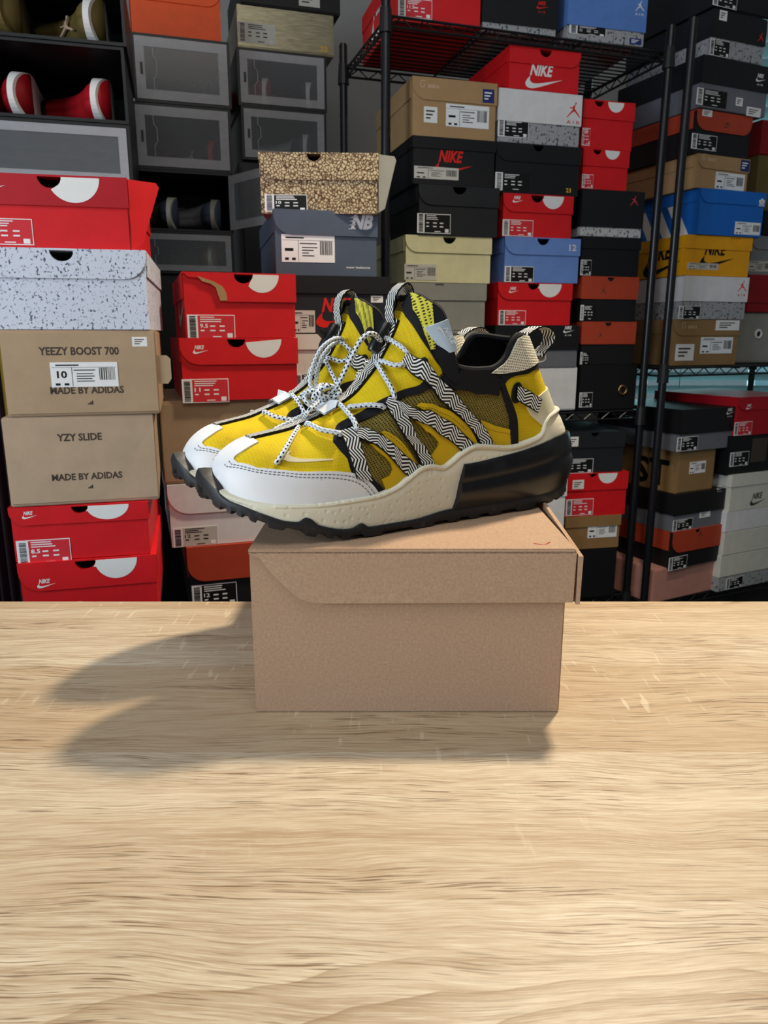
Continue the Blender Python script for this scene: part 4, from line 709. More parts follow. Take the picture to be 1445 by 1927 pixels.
k = N('mesh_cream', .75, .2); v = k.coord('UV', (1, 1, 1)); m1 = k.n('ShaderNodeMapping'); m1.inputs['Scale'].default_value = (330, 430, 1); k.link(v, m1.inputs[0]); d = k.voro(m1.outputs[0], 1, rnd=.15); k.base(k.mix(k.step(d, .40, .28), lin('#EFEAD8'), lin('#8E8870'))); k.bump(d, .6, .0012)
k = N('mesh_pale_yellow', .75, .2); v = k.coord('UV', (1, 1, 1)); m1 = k.n('ShaderNodeMapping'); m1.inputs['Scale'].default_value = (300, 420, 1); k.link(v, m1.inputs[0]); d = k.voro(m1.outputs[0], 1, rnd=.2); k.base(k.mix(k.step(d, .36, .24), lin('#D6CF4E'), lin('#3A3510'))); k.bump(d, .5, .001)
plain('swoosh_thread', '#E2D9B4', .7); plain('thread_dark', '#4A4C52', .8); plain('thread_yellow', '#7C6708', .8); plain('tab_blue', '#BCD2E6', .35, .45); plain('tab_white', '#E2E6EA', .4, .4); plain('toggle_black', '#101114', .3, .5); plain('embossed_blue', '#DCE8F4', .3, .5); plain('lining_black', '#0B0B0E', .9, .15)
def zigzag(name, lines, amp, per, light, dark):
    k = N(name, .65, .25); uv = k.n('ShaderNodeTexCoord').outputs['UV']; s = k.n('ShaderNodeSeparateXYZ'); k.link(uv, s.inputs[0]); u, v = s.outputs[0], s.outputs[1]
    tri = k.math('ABSOLUTE', k.math('SUBTRACT', k.math('MULTIPLY', k.math('FRACT', k.math('DIVIDE', u, per)), 2), 1))
    f = k.math('FRACT', k.math('ADD', k.math('MULTIPLY', v, lines), k.math('MULTIPLY', tri, amp)))
    on = k.math('MULTIPLY', k.step(k.math('ABSOLUTE', k.math('SUBTRACT', f, .5)), .27, .22), k.step(k.math('ABSOLUTE', k.math('SUBTRACT', v, .5)), .47, .44))
    k.base(k.mix(on, lin(dark), lin(light))); k.bump(on, .4, .0005)
zigzag('webbing_zigzag', 4.6, 1.9, .0165, '#ECEBE6', '#0F0F12')
k = N('rope_speckled', .7, .25); uv = k.n('ShaderNodeTexCoord').outputs['UV']; s = k.n('ShaderNodeSeparateXYZ'); k.link(uv, s.inputs[0])
a = k.math('MULTIPLY', s.outputs[1], 5); row = k.math('FLOOR', a); b = k.math('FRACT', k.math('ADD', k.math('MULTIPLY', s.outputs[0], 270), k.math('MULTIPLY', row, .41)))
dash = k.math('MULTIPLY', k.math('LESS_THAN', b, .42), k.math('LESS_THAN', k.math('ABSOLUTE', k.math('SUBTRACT', k.math('FRACT', a), .5)), .28))
vo = k.coord('Object'); k.base(k.mix(dash, k.mix(k.noise(vo, 700, 2), lin('#C4D0DC'), lin('#EDF1F4')), lin('#0E1016'))); k.bump(k.noise(vo, 1500, 2), .3, .0006)

# ---------------------------------------------------------------- one sneaker, sign = 1 left / -1 right
PS = .06
_ac = {}
def arc(x, p):
    """girth length up to angle p at station x"""
    x = round(min(max(x, XH + 1e-4), XT - 1e-4), 4)
    if x not in _ac:
        q = [Vector(A(x, PI * i / 60)) for i in range(61)]; L = [0.0]
        for a, b in zip(q, q[1:]): L.append(L[-1] + (b - a).length)
        _ac[x] = L
    t = min(max(p / PI, 0), .99999) * 60; i = int(t); return _ac[x][i] + (_ac[x][i + 1] - _ac[x][i]) * (t - i)
def unit_n(x, p):
    e = 5e-4; a = Vector(A(min(x + e, XT - 1e-5), p)) - Vector(A(max(x - e, XH + 1e-5), p)); b = Vector(A(x, p + .008)) - Vector(A(x, p - .008)); n = a.cross(b)
    if n.length < 1e-12: n = Vector(A(x, p)) - Vector((x, 0, .06))
    n.normalize()
    c = Vector(A(x, p)) - Vector((x, yc(x), max(.03, tab(x, T_ZB)) + .005))
    return n if n.dot(c) > 0 else -n
def on(x, p, off): 
    x = min(max(x, XH + .0004), XT - .0004); return Vector(A(x, p)) + unit_n(x, p) * off
def sneaker(label, loc, rotz, sg, loose, knot):
    root = thing('sneaker', label, 'sneaker', loc, rotz, 'pair of yellow sneakers')
    def mk(mb, name, mat, parent=None, smooth=True, angle=.7):
        if sg < 0: mb.v = [(x, -y, z) for x, y, z in mb.v]; mb.f = [f[::-1] for f in mb.f]
        else: mb.v = [tuple(v) for v in mb.v]
        return mb.build(name, mat, parent or root, smooth, angle=angle)
    def patch(mb, poly, off, th=.0012, step=.0030, side=1):
        """closed outline in (x, angle) -> raised sheet lying on the upper"""
        P = [(x, (psi_c(x) - .004 if p is None else p)) for x, p in poly]
        if side < 0: P = [(x, PI - p) for x, p in P]
        Q = []                                           # resample outline
        for i in range(len(P)):
            a, b = P[i], P[(i + 1) % len(P)]; d = math.hypot(b[0] - a[0], (b[1] - a[1]) * PS); q = max(1, int(d / step))
            Q += [(a[0] + (b[0] - a[0]) * t / q, (a[1] + (b[1] - a[1]) * t / q) * PS) for t in range(q)]
        n = len(Q); xs = [q[0] for q in Q]; ys = [q[1] for q in Q]; pts = [Vector(q) for q in Q]
        def ins(x, y):
            c = False
            for i in range(n):
                (x1, y1), (x2, y2) = Q[i], Q[i - 1]
                if (y1 > y) != (y2 > y) and x < (x2 - x1) * (y - y1) / (y2 - y1) + x1: c = not c
            return c
        X = min(xs)
        while X < max(xs):
            Y = min(ys)
            while Y < max(ys):
                if ins(X, Y) and min((X - a) ** 2 + (Y - b) ** 2 for a, b in Q) > (step * .45) ** 2: pts.append(Vector((X, Y)))
                Y += step
            X += step
        r = delaunay_2d_cdt(pts, [], [list(range(n))], 1, 1e-7); V2, F2, orig = r[0], r[2], r[3]
        T = [on(v.x, v.y / PS, off) for v in V2]; uv = [(v.x, arc(v.x, v.y / PS)) for v in V2]
        o = len(mb.v)
        # orientation
        F = []
        for f in F2:
            f = list(f); nn = (T[f[1]] - T[f[0]]).cross(T[f[2]] - T[f[0]]); F.append(f if nn.dot(unit_n(V2[f[0]].x, V2[f[0]].y / PS)) > 0 else f[::-1])
        mb.add(T, F, uv)
        cnt = {}
        for f in F:
            for i in range(len(f)): cnt[(f[i], f[(i + 1) % len(f)])] = 1
        low = {}
        for (a, b) in list(cnt):
            if (b, a) in cnt: continue
            for q in (a, b):
                if q not in low: v = V2[q]; low[q] = len(mb.v); mb.v.append(on(v.x, v.y / PS, off - th)); mb.uv.append((v.x, v.y))
            mb.f.append((o + b, o + a, low[a], low[b]))
    def strip(mb, top, bot, off, th=.0012, across=5, side=1, per=8):
        """band between two edge curves in (x, angle); uv = length in metres, 0..1 across"""
        a, b = spline(top, per), spline(bot, per); n = 40
        rs = lambda c: [tuple(np.array(c[int(i)]) * (1 - i % 1) + np.array(c[min(int(i) + 1, len(c) - 1)]) * (i % 1)) for i in np.linspace(0, len(c) - 1, n)]
        a, b = rs(a), rs(b); P = []; U = []; L = 0; prev = None
        for s, t in zip(a, b):
            row = [((s[0] + (t[0] - s[0]) * j / across), (s[1] + (t[1] - s[1]) * j / across)) for j in range(across + 1)]
            if side < 0: row = [(x, PI - p) for x, p in row]
            R = [on(x, p, off) for x, p in row]; m = (R[0] + R[-1]) / 2
            if prev is not None: L += (m - prev).length
            prev = m; R = [on(row[0][0], row[0][1], off - th)] + R + [on(row[-1][0], row[-1][1], off - th)]
            P.append(R); U.append([(L, 0)] + [(L, j / across) for j in range(across + 1)] + [(L, 1)])
        nn = (P[1][1] - P[0][1]).cross(P[0][2] - P[0][1]); mb.quadgrid(P, False, U, flip=nn.dot(P[0][1] - Vector((P[0][1].x, 0, .05))) < 0)
    def stitch(mb, curve, off, side=1, gap=.0030, ln=.0019, r=.00028):
        c = spline(curve, 10); acc = 0; last = None; seg = []
        for x, p in c:
            if side < 0: p = PI - p
            q = on(x, p, off)
            if last is not None: acc += (q - last).length
            last = q; seg.append((acc, q))
        t = 0
        def at(s):
            for (a, p), (b, q) in zip(seg, seg[1:]):
                if a <= s <= b and b > a: return p.lerp(q, (s - a) / (b - a))
            return seg[-1][1]
        while t + ln < acc: mb.tube([at(t), at(t + ln / 2), at(t + ln)], r, 4); t += gap
    both = (1, -1)
    # --- sole
    def loft(name, mat, lo, hi, prof, s0, s1, n, base=0.0, lug=None, shear=0.0, cap=True):
        m = MB(); P = []
        for i in range(n + 1):
            s = s0 + (s1 - s0) * i / n; (x, y), (xa, ya), (xb, yb) = outl(s), outl(max(s - .004, 0)), outl(min(s + .004, 1))
            d = Vector((xb - xa, yb - ya)); d = Vector((d.y, -d.x))
            if d.length > 0: d.normalize()
            if s <= .001: d = Vector((1, 0))
            if s >= .999: d = Vector((-1, 0))
            z0, z1 = lo(s), hi(s); R = []
            for t, off in prof:
                o_ = off + base
                if lug and t < .3: o_ += lug(s)[0] * (1 - t / .3)
                z = z0 + (z1 - z0) * t
                if lug and t < .3: z += lug(s)[1] * (1 - t / .3)
                sh = shear * t * max(0, 1 - (s - s0) / .03) if shear else lean(x, z)
                R.append((x + d.x * o_ + sh, max(y + d.y * o_, 0.0001), z))
            P.append([(a, b + yc(a), c) for a, b, c in R] + [(a, -b * MED + yc(a), c) for a, b, c in R[::-1]])
        m.quadgrid(P, True); w = len(P[0])
        if s0 > .01: m.f.append(tuple(range(w))[::-1])
        if s1 < .99: m.f.append(tuple(n * w + j for j in range(w)))
        bm_fix.append(m); return mk(m, name, mat, None, True, .9)
    bm_fix = []
    def lean(x, z): k = 1 - min(1, max(0, (x + .012) / .135)); return max(0.0, z - .056) * .5 * k * k * (3 - 2 * k)
    OB = [(0, .0400), (.0555, .0311), (.15, .0240), (.2, .0215), (.2532, .0161), (.2829, .0129), (.3105, .011), (.3329, .0082), (.3682, .0048), (.4485, .0003), (.5, 0), (.65, 0), (.757, .0025), (.87, .006), (1, .011)]
    OT = [(0, .0515), (.06, .0468), (.1111, .0417), (.1591, .0334), (.2136, .029), (.2712, .0228), (.3111, .0182), (.3336, .0173), (.3475, .02), (.3581, .0182), (.3716, .0135), (.4327, .0086), (.4486, .0115), (.4586, .0079), (.5162, .0078), (.5767, .0113), (.65, .0115), (.76, .0135), (.87, .018), (1, .022)]
    MT = [(0, .0480), (.10, .0415), (.16, .036), (.2848, .0305), (.3695, .0292), (.4382, .0301), (.4676, .0309), (.4968, .0354), (.5156, .042), (.535, .048), (.547, .0484), (.5655, .046), (.5751, .0488), (.5952, .0564), (.6157, .0603), (.6366, .0589), (.6666, .0566), (.7167, .0606), (.7425, .0654), (.7623, .0745), (.79, .0795), (.85, .082), (1, .083)]
    AT = [(.57, .0459), (.5949, .0459), (.667, .05), (.7336, .0559), (.774, .0600), (.83, .0615), (1, .0605)]
    def lug(s):
        q = (s * 22 + .35 * math.sin(s * 31)) % 1; v = min(1, max(0, (abs(q - .5) - .20) / .07)) * min(1, max(0, (s - .015) / .01)); return (.0013 * (1 - v), .0028 * v)
    T_ = lambda T: (lambda s: tab(s, T))
    loft('outsole', 'rubber_black', T_(OB), T_(OT), [(0, -.012), (0, -.001), (.12, .0010), (.45, .0016), (.8, .0022), (.98, .0014), (1, -.003), (.97, -.007), (.90, -.014)], 0, 1, 420, lug=lug)
    loft('midsole', 'foam_cream', lambda s: tab(s, OT) - .003, T_(MT), [(0, -.004), (.02, -.0005), (.25, .0006), (.50, -.0004), (.72, .0004), (.86, -.0002), (.95, -.0018), (1, -.0045), (1, -.012)], .13, 1, 200)
    # cream ridge along the top of the midsole
    m = MB(); pts = []
    for i in range(90):
        s = .29 + (.99 - .29) * i / 89; x, y = outl(s); z = tab(s, MT) - .0022; pts.append((x + lean(x, z), y + yc(x) - .0012, z))
    m.tube(pts, .0019, 8); m.tube([(x, yc(x) - (y - yc(x)) * MED, z) for x, y, z in pts], .0019, 8); mk(m, 'midsole_ridge', 'foam_cream')
    loft('air_unit', 'air_black', lambda s: tab(s, OT) - .002, T_(AT), [(0, .0005), (.10, .0030), (.28, .0052), (.45, .0058), (.56, .0042), (.60, .0034), (.66, .0042), (.8, .0030), (.92, .0020), (.985, .0006), (1, -.003)], .5775, 1, 110, base=.0004, shear=-.011)
    # --- base shell (mesh quarter), lining and insole
    def shell(name, mat, xa, xb, off, z_floor=None, rim=False):
        m = MB(); P = []; U = []; n = 120
        for i in range(n + 1):
            t = i / n; xs = xa + (xb - xa) * (t - math.sin(2 * PI * t) / (2 * PI) * .6); pc = psi_c(xs); R = []; u = []
            for q in [pc * j / 18 for j in range(19)] + [PI - pc * (18 - j) / 18 for j in range(19)]: R.append(on(xs, q, off)); u.append((xs, arc(xs, q)))
            P.append((R, u, pc))
        for h in (0, 1):
            m.quadgrid([r[0][h * 19:h * 19 + 19] for r in P], False, [r[1][h * 19:h * 19 + 19] for r in P], flip=off >= 0)
        return mk(m, name, mat)
    shell('quarter', 'mesh_olive', XH + .0005, XT - .0006, 0.0)
    shell('lining', 'lining_black', XH + .004, .162, -.0032)
    m = MB(); P = []
    for i in range(30):
        x = -.006 + .2 * i / 29; w = tab(x, T_W) * endfac(x) * .95; P.append([(x, w, .062), (x, 0, .060), (x, -w, .062)])
    m.quadgrid(P, flip=True); mk(m, 'insole', 'lining_black')
    # --- collar binding round the ankle opening
    xs = [.1495, .1450, .141, .137, .133, .1305, .1285, .1272, .1262, .1245, .1225, .120, .116, .11, .1, .09, .08, .07, .06, .05, .04, .03, .02, .012, .004, -.002, -.007, -.0105]
    pts = [on(x, psi_c(x), -.0012) for x in xs]; m = MB(); m.tube(spline([tuple(p) for p in pts], 3), .0030, 8); m.tube(spline([(p.x, yc(p.x) - (p.y - yc(p.x)) * MED, p.z) for p in pts], 3), .0030, 8)
    mk(m, 'collar_binding', 'knit_black')
    m = MB(); a = [on(x, psi_c(x) - .002, -.0035) for x in (.0, .02, .035, .05, .065)]; 
    # --- yellow toe panel, tongue, toe cap
    def sym(poly, c0, c1): 
        """lateral half outline (starting at the centre) closed with its mirror image"""
        return [c0] + poly + [c1] + [(x, PI - p) for x, p in poly[::-1]]
    H = PI / 2
    m = MB(); patch(m, sym(UVD['vamp'], (.2748, H), (.2225, H)), .0010, .0014, .0032); mk(m, 'toe_panel', 'ripstop_yellow')
    m = MB(); patch(m, sym(UVD['tongue'], (.2225, H), (.1524, H)), .0008, .0012, .0032); mk(m, 'tongue', 'ripstop_yellow')
    m = MB(); cap = [p for p in UVD['toe_cap']] + [(.2150, -.02), (.245, -.02), (.275, -.02), (.292, -.02), (XT - .0006, -.02)]
    patch(m, sym(cap, (.2752, H), (XT - .0006, H)), .0022, .0026, .0032); tc = mk(m, 'toe_cap', 'leather_white')
    m = MB()
    inner = UVD['toe_cap']
    def offs(curve, d):
        out = []
        for i, (x, p) in enumerate(curve):
            a = curve[max(i - 1, 0)]; b = curve[min(i + 1, len(curve) - 1)]; t = Vector((b[0] - a[0], (b[1] - a[1]) * PS)); t.normalize(); nrm = Vector((t.y, -t.x)); 
            out.append((x + nrm.x * d, p + nrm.y * d / PS))
        return out
    def best(curve, d, ref):
        a, b = offs(curve, d), offs(curve, -d); f = lambda c: sum((x - ref[0]) ** 2 + ((p - ref[1]) * PS) ** 2 for x, p in c); return a if f(a) < f(b) else b
    for d in (.0024, .0048):
        for s in both: stitch(m, [(min(x, XT - .002), p) for x, p in best(inner[3:], d, (.30, .0))], .0023, s)
    mk(m, 'stitching', 'thread_dark', tc)
    for s in both: m = MB(); patch(m, UVD['swoosh'], .0018, .001, .0012, s); mk(m, 'embroidered_tick', 'swoosh_thread')
    # --- dark bindings and panels
    m = MB()
    for s in both:
        for key, o_ in (('bind_top', .0014), ('bind_down', .0013), ('bind_tongue', .0015)): strip(m, UVD[key][0], UVD[key][1], o_, .0012, 4, s)
        patch(m, UVD['dark_gusset'], .0010, .001, .003, s)
    mk(m, 'vamp_binding', 'knit_black')
    m = MB(); el_ = [(.1330, .50), (.1245, .405), (.118, None), (.107, None), (.0955, None), (.083, None), (.0745, .347), (.0708, .300), (.0757, .258), (.1022, .285), (.1241, .359), (.1356, .474)]
    for s in both: m = MB(); patch(m, el_, .0020, .0018, .0016, s); mk(m, 'elastic_band', 'elastic_black')
    m = MB(); hp = [(.0682, .297), (.0594, .325), (.035, .340), (.0166, .348), (.002, .355), (XH + .0005, .36), (XH + .0005, .02), (.02, .02), (.0615, .02), (.0605, .06), (.0584, .136), (.0609, .216)]
    for s in both: m = MB(); patch(m, hp, .0012, .0014, .0018, s); mk(m, 'heel_panel', 'ripstop_yellow')
    m = MB(); hc = [(XH + .0005, .27), (.004, .262), (.0132, .256), (.0263, .239), (.0417, .202), (.0393, .17), (.0334, .144), (.0250, .110), (.018, .06), (XH + .0005, .05)]
    for s in both: m = MB(); patch(m, hc, .0026, .0018, .0018, s); mk(m, 'heel_clip', 'clip_cream')
    m = MB(); cm = [(.083, .350), (.074, None), (.062, None), (.05, None), (.038, None), (.026, None), (.014, None), (.004, None), (XH + .001, None), (XH + .001, .385), (.002, .378), (.0166, .366), (.035, .352), (.056, .346), (.0703, .344)]
    for s in both: m = MB(); patch(m, cm, .0032, .003, .0018, s); mk(m, 'collar_padding', 'mesh_cream')
    m = MB()
    for s in both:
        strip(m, UVD['bind_heel'][0] + [(XH + .002, .385)], UVD['bind_heel'][1] + [(XH + .002, .352)], .0022, .0016, 4, s); strip(m, UVD['bind_heel_down'][0], UVD['bind_heel_down'][1], .0022, .0016, 4, s)
    mk(m, 'heel_binding', 'knit_black')
    # --- yellow leather claws, webbing straps
    for s in both:
        for poly in UVD['leather']:
            m = MB(); patch(m, poly, .0020, .0018, .0026, s); lp = mk(m, 'leather_overlay', 'leather_yellow')
            m = MB(); cx = sum(p[0] for p in poly) / len(poly); cp = sum(p[1] for p in poly) / len(poly); ring = [(x + (cx - x) * .0 + .0016 * (1 if cx > x else -1) * 0, p) for x, p in poly]
            half = poly[:max(4, len(poly) * 55 // 100)]; stitch(m, best(half, .0013, (cx, cp)), .0021, s, .0026, .0015, .00022); mk(m, 'stitching', 'thread_yellow', lp)
        for top, bot in UVD['strap']:
            m = MB(); strip(m, top, bot, .0034, .0022, 6, s); mk(m, 'strap', 'webbing_zigzag')
        m = MB(); patch(m, UVD['eyelet'], .0030, .002, .002, s); mk(m, 'heel_eyelet', 'toggle_black')
        m = MB(); strip(m, UVD['heel_strap'][0], UVD['heel_strap'][1], .0042, .002, 6, s); mk(m, 'heel_strap', 'webbing_zigzag')
        m = MB(); patch(m, UVD['rivet'], .0030, .002, .0016, s); mk(m, 'rivet', 'toggle_black')
    # --- webbing along the ridge of the vamp and the pull loops
    def half_ang(x, hw):
        W = tab(x, T_W) * endfac(x); e = .78 if x > .2 else (.78 + .22 * min(1, (.2 - x) / .06)); return math.acos(min(.95, (hw / W)) ** (1 / e))
    rid = [.2760, .268, .258, .247, .237, .228, .219, .210, .201, .192, .184, .176, .169, .163, .158, .1545]
    m = MB(); hw = lambda x: .0062 if x > .2 else .0075
    strip(m, [(x, half_ang(x, hw(x))) for x in rid], [(x, PI - half_ang(x, hw(x))) for x in rid], .0032, .002, 8, 1); mk(m, 'ridge_webbing', 'webbing_zigzag')
    def ribbon(path, w, th=.0012):
        m = MB(); c = spline(path, 8); P = []; U = []; L = 0
        for i, p in enumerate(c):
            p = Vector(p); t = Vector(c[min(i + 1, len(c) - 1)]) - Vector(c[max(i - 1, 0)]); n = t.cross(Vector((0, 1, 0))); n.normalize(); L += (Vector(c[i]) - Vector(c[i - 1])).length if i else 0
            P.append([p + n * th / 2 + Vector((0, w / 2, 0)), p + n * th / 2, p + n * th / 2 - Vector((0, w / 2, 0)), p - n * th / 2 - Vector((0, w / 2, 0)), p - n * th / 2, p - n * th / 2 + Vector((0, w / 2, 0))])
            U.append([(L, 0.02), (L, .5), (L, .98), (L, .98), (L, .5), (L, .02)])
        m.quadgrid(P, True, U); return m
    mk(ribbon([(.1585, 0, .150), (.1600, 0, .158), (.1602, .001, .167), (.1570, .002, .176), (.1500, .002, .1815), (.1445, .001, .1790), (.1420, 0, .171), (.1440, 0, .160)], .013), 'tongue_pull_loop', 'webbing_zigzag')
    mk(ribbon([(.0300, 0, .1395), (.0250, 0, .1450), (.0130, 0, .1500), (.0030, 0, .1490), (-.0030, 0, .1430), (-.0010, 0, .1360), (.0060, 0, .1300), (.0105, 0, .1240)], .016), 'heel_pull_loop', 'webbing_zigzag')
    mk(ribbon([(.0140, 0, .1260), (.0060, 0, .1275), (.0045, 0, .1240), (.0062, 0, .1215), (.0130, 0, .1200)], .010), 'heel_tab', 'tab_white')
    # padded tongue top
    m = MB()
    tp = [(.1485, 1.15), (.1458, .86), (.1430, .72), (.1398, .69), (.1368, None), (.140, None), (.1435, None), (.1465, None)]
    for s in both: m = MB(); patch(m, tp, .0035, .003, .0016, s); mk(m, 'tongue_padding', 'mesh_pale_yellow')
    for s in both: m = MB(); patch(m, [(.1420, .72), (.1345, .515), (.1300, .445), (.1245, .385), (.1215, .38), (.1215, None), (.1245, None), (.1262, None), (.1280, None), (.1310, None), (.1345, None), (.1372, None), (.139, .74)], .0026, .002, .0014, s); mk(m, 'tongue_edge', 'knit_black')
    # blue folded tab on the tongue edge (lateral)
    q = [Vector((.1490, .0335, .1490)), Vector((.1305, .0365, .1550)), Vector((.1215, .0365, .1322)), Vector((.1330, .0335, .1290))]
    nrm = Vector((0, 1, 0)); m = MB(); P = []
    for i in range(7):
        a = q[0].lerp(q[1], i / 6); b = q[3].lerp(q[2], i / 6); bow = nrm * .0022 * math.sin(PI * i / 6); P.append([a + bow, a.lerp(b, .5) + bow * 1.2, b + bow, b + bow - nrm * .0016, a.lerp(b, .5) + bow * 1.2 - nrm * .0016, a + bow - nrm * .0016])
    m.quadgrid(P, True); m.f.append(tuple(range(6))); m.f.append(tuple(6 * 6 + j for j in range(6))[::-1])
    tabo = mk(m, 'tongue_tab', 'tab_blue', None, True, .6)
    if sg > 0:
        m = MB(); U_ = (q[1] - q[0]); V_ = (q[3] - q[0])
        def mp(a, b): return q[0] + U_ * a + V_ * (1 - b) * 1.0 + nrm * (.0006 + .0024 * math.sin(PI * min(max(a, 0), 1)))
        v, f = text_mesh('NIKE', .03, .25); m.add([mp(.62 - .0 * b + (b - .5) * .24, .82 - a * .62) for a, b in v], f)
        pl = SWOOSH; m.add([mp(.40 - (b - .2) * .42, .92 - a * .80) for a, b in pl], [tuple(range(len(pl)))]); mk(m, 'embossed_logo', 'embossed_blue', tabo, False)
    # white lace keeper on the ridge
    m = MB(); P = []
    for i in range(5):
        x = .2085 + .013 * i / 4; P.append([on(x, half_ang(x, .0125), .0052 + .004 * (i == 0)), on(x, H, .0068), on(x, PI - half_ang(x, .0125), .0052)])
    m.quadgrid(P); m.quadgrid([[p - Vector((0, 0, .0012)) for p in r] for r in P], flip=True); mk(m, 'lace_keeper', 'tab_white')
    # --- laces
    for s in both:
        for rp in UVD['rope']:
            c = spline(rp if s == sg else rp[1:], 5); m = MB(); nn = len(c) - 1
            m.tube([on(x, p if s > 0 else PI - p, (.0048 if s == sg else .0034) if 0 < i < nn else .0026) for i, (x, p) in enumerate(c)], .0019, 9); mk(m, 'lace', 'rope_speckled')
    m = MB(); c = Vector((.1690, 0, .1415)); m.tube([c + Vector((.0065 * t, 0, -.0105 * t)) for t in (-1, -.8, 0, .8, 1)], lambda t: .0052 - .001 * abs(2 * t - 1) ** 4, 14); m.tube([c + Vector((.005, 0, .001)), c + Vector((.010, 0, .006))], .003, 10); mk(m, 'cord_lock', 'toggle_black')
    for nm, path in loose: m = MB(); m.tube(spline([toloc(p, loc, rotz, sg) for p in path], 7), .00195, 9); mk(m, nm, 'rope_speckled')
    if knot:
        m = MB(); k0 = toloc(knot, loc, rotz, sg)
        tg = [k0 + Vector((.0075 * math.sin(2 * t) * (1 + .25 * math.sin(3.3 * t)), .0055 * math.cos(3 * t), .0065 * math.cos(2 * t + .6 * math.sin(t)))) for t in [2 * PI * i / 72 for i in range(73)]]
        m.tube(tg, .0021, 8, False); mk(m, 'lace_knot', 'rope_speckled')
    return root
def toloc(p, loc, rotz, sg):
    q = Matrix.Rotation(-rotz, 3, 'Z') @ (Vector(p) - Vector(loc)); q.y *= sg; return q
LS = (.143, .672, .1245); RS = (.098, .757, .1245); RZ = math.radians(210)

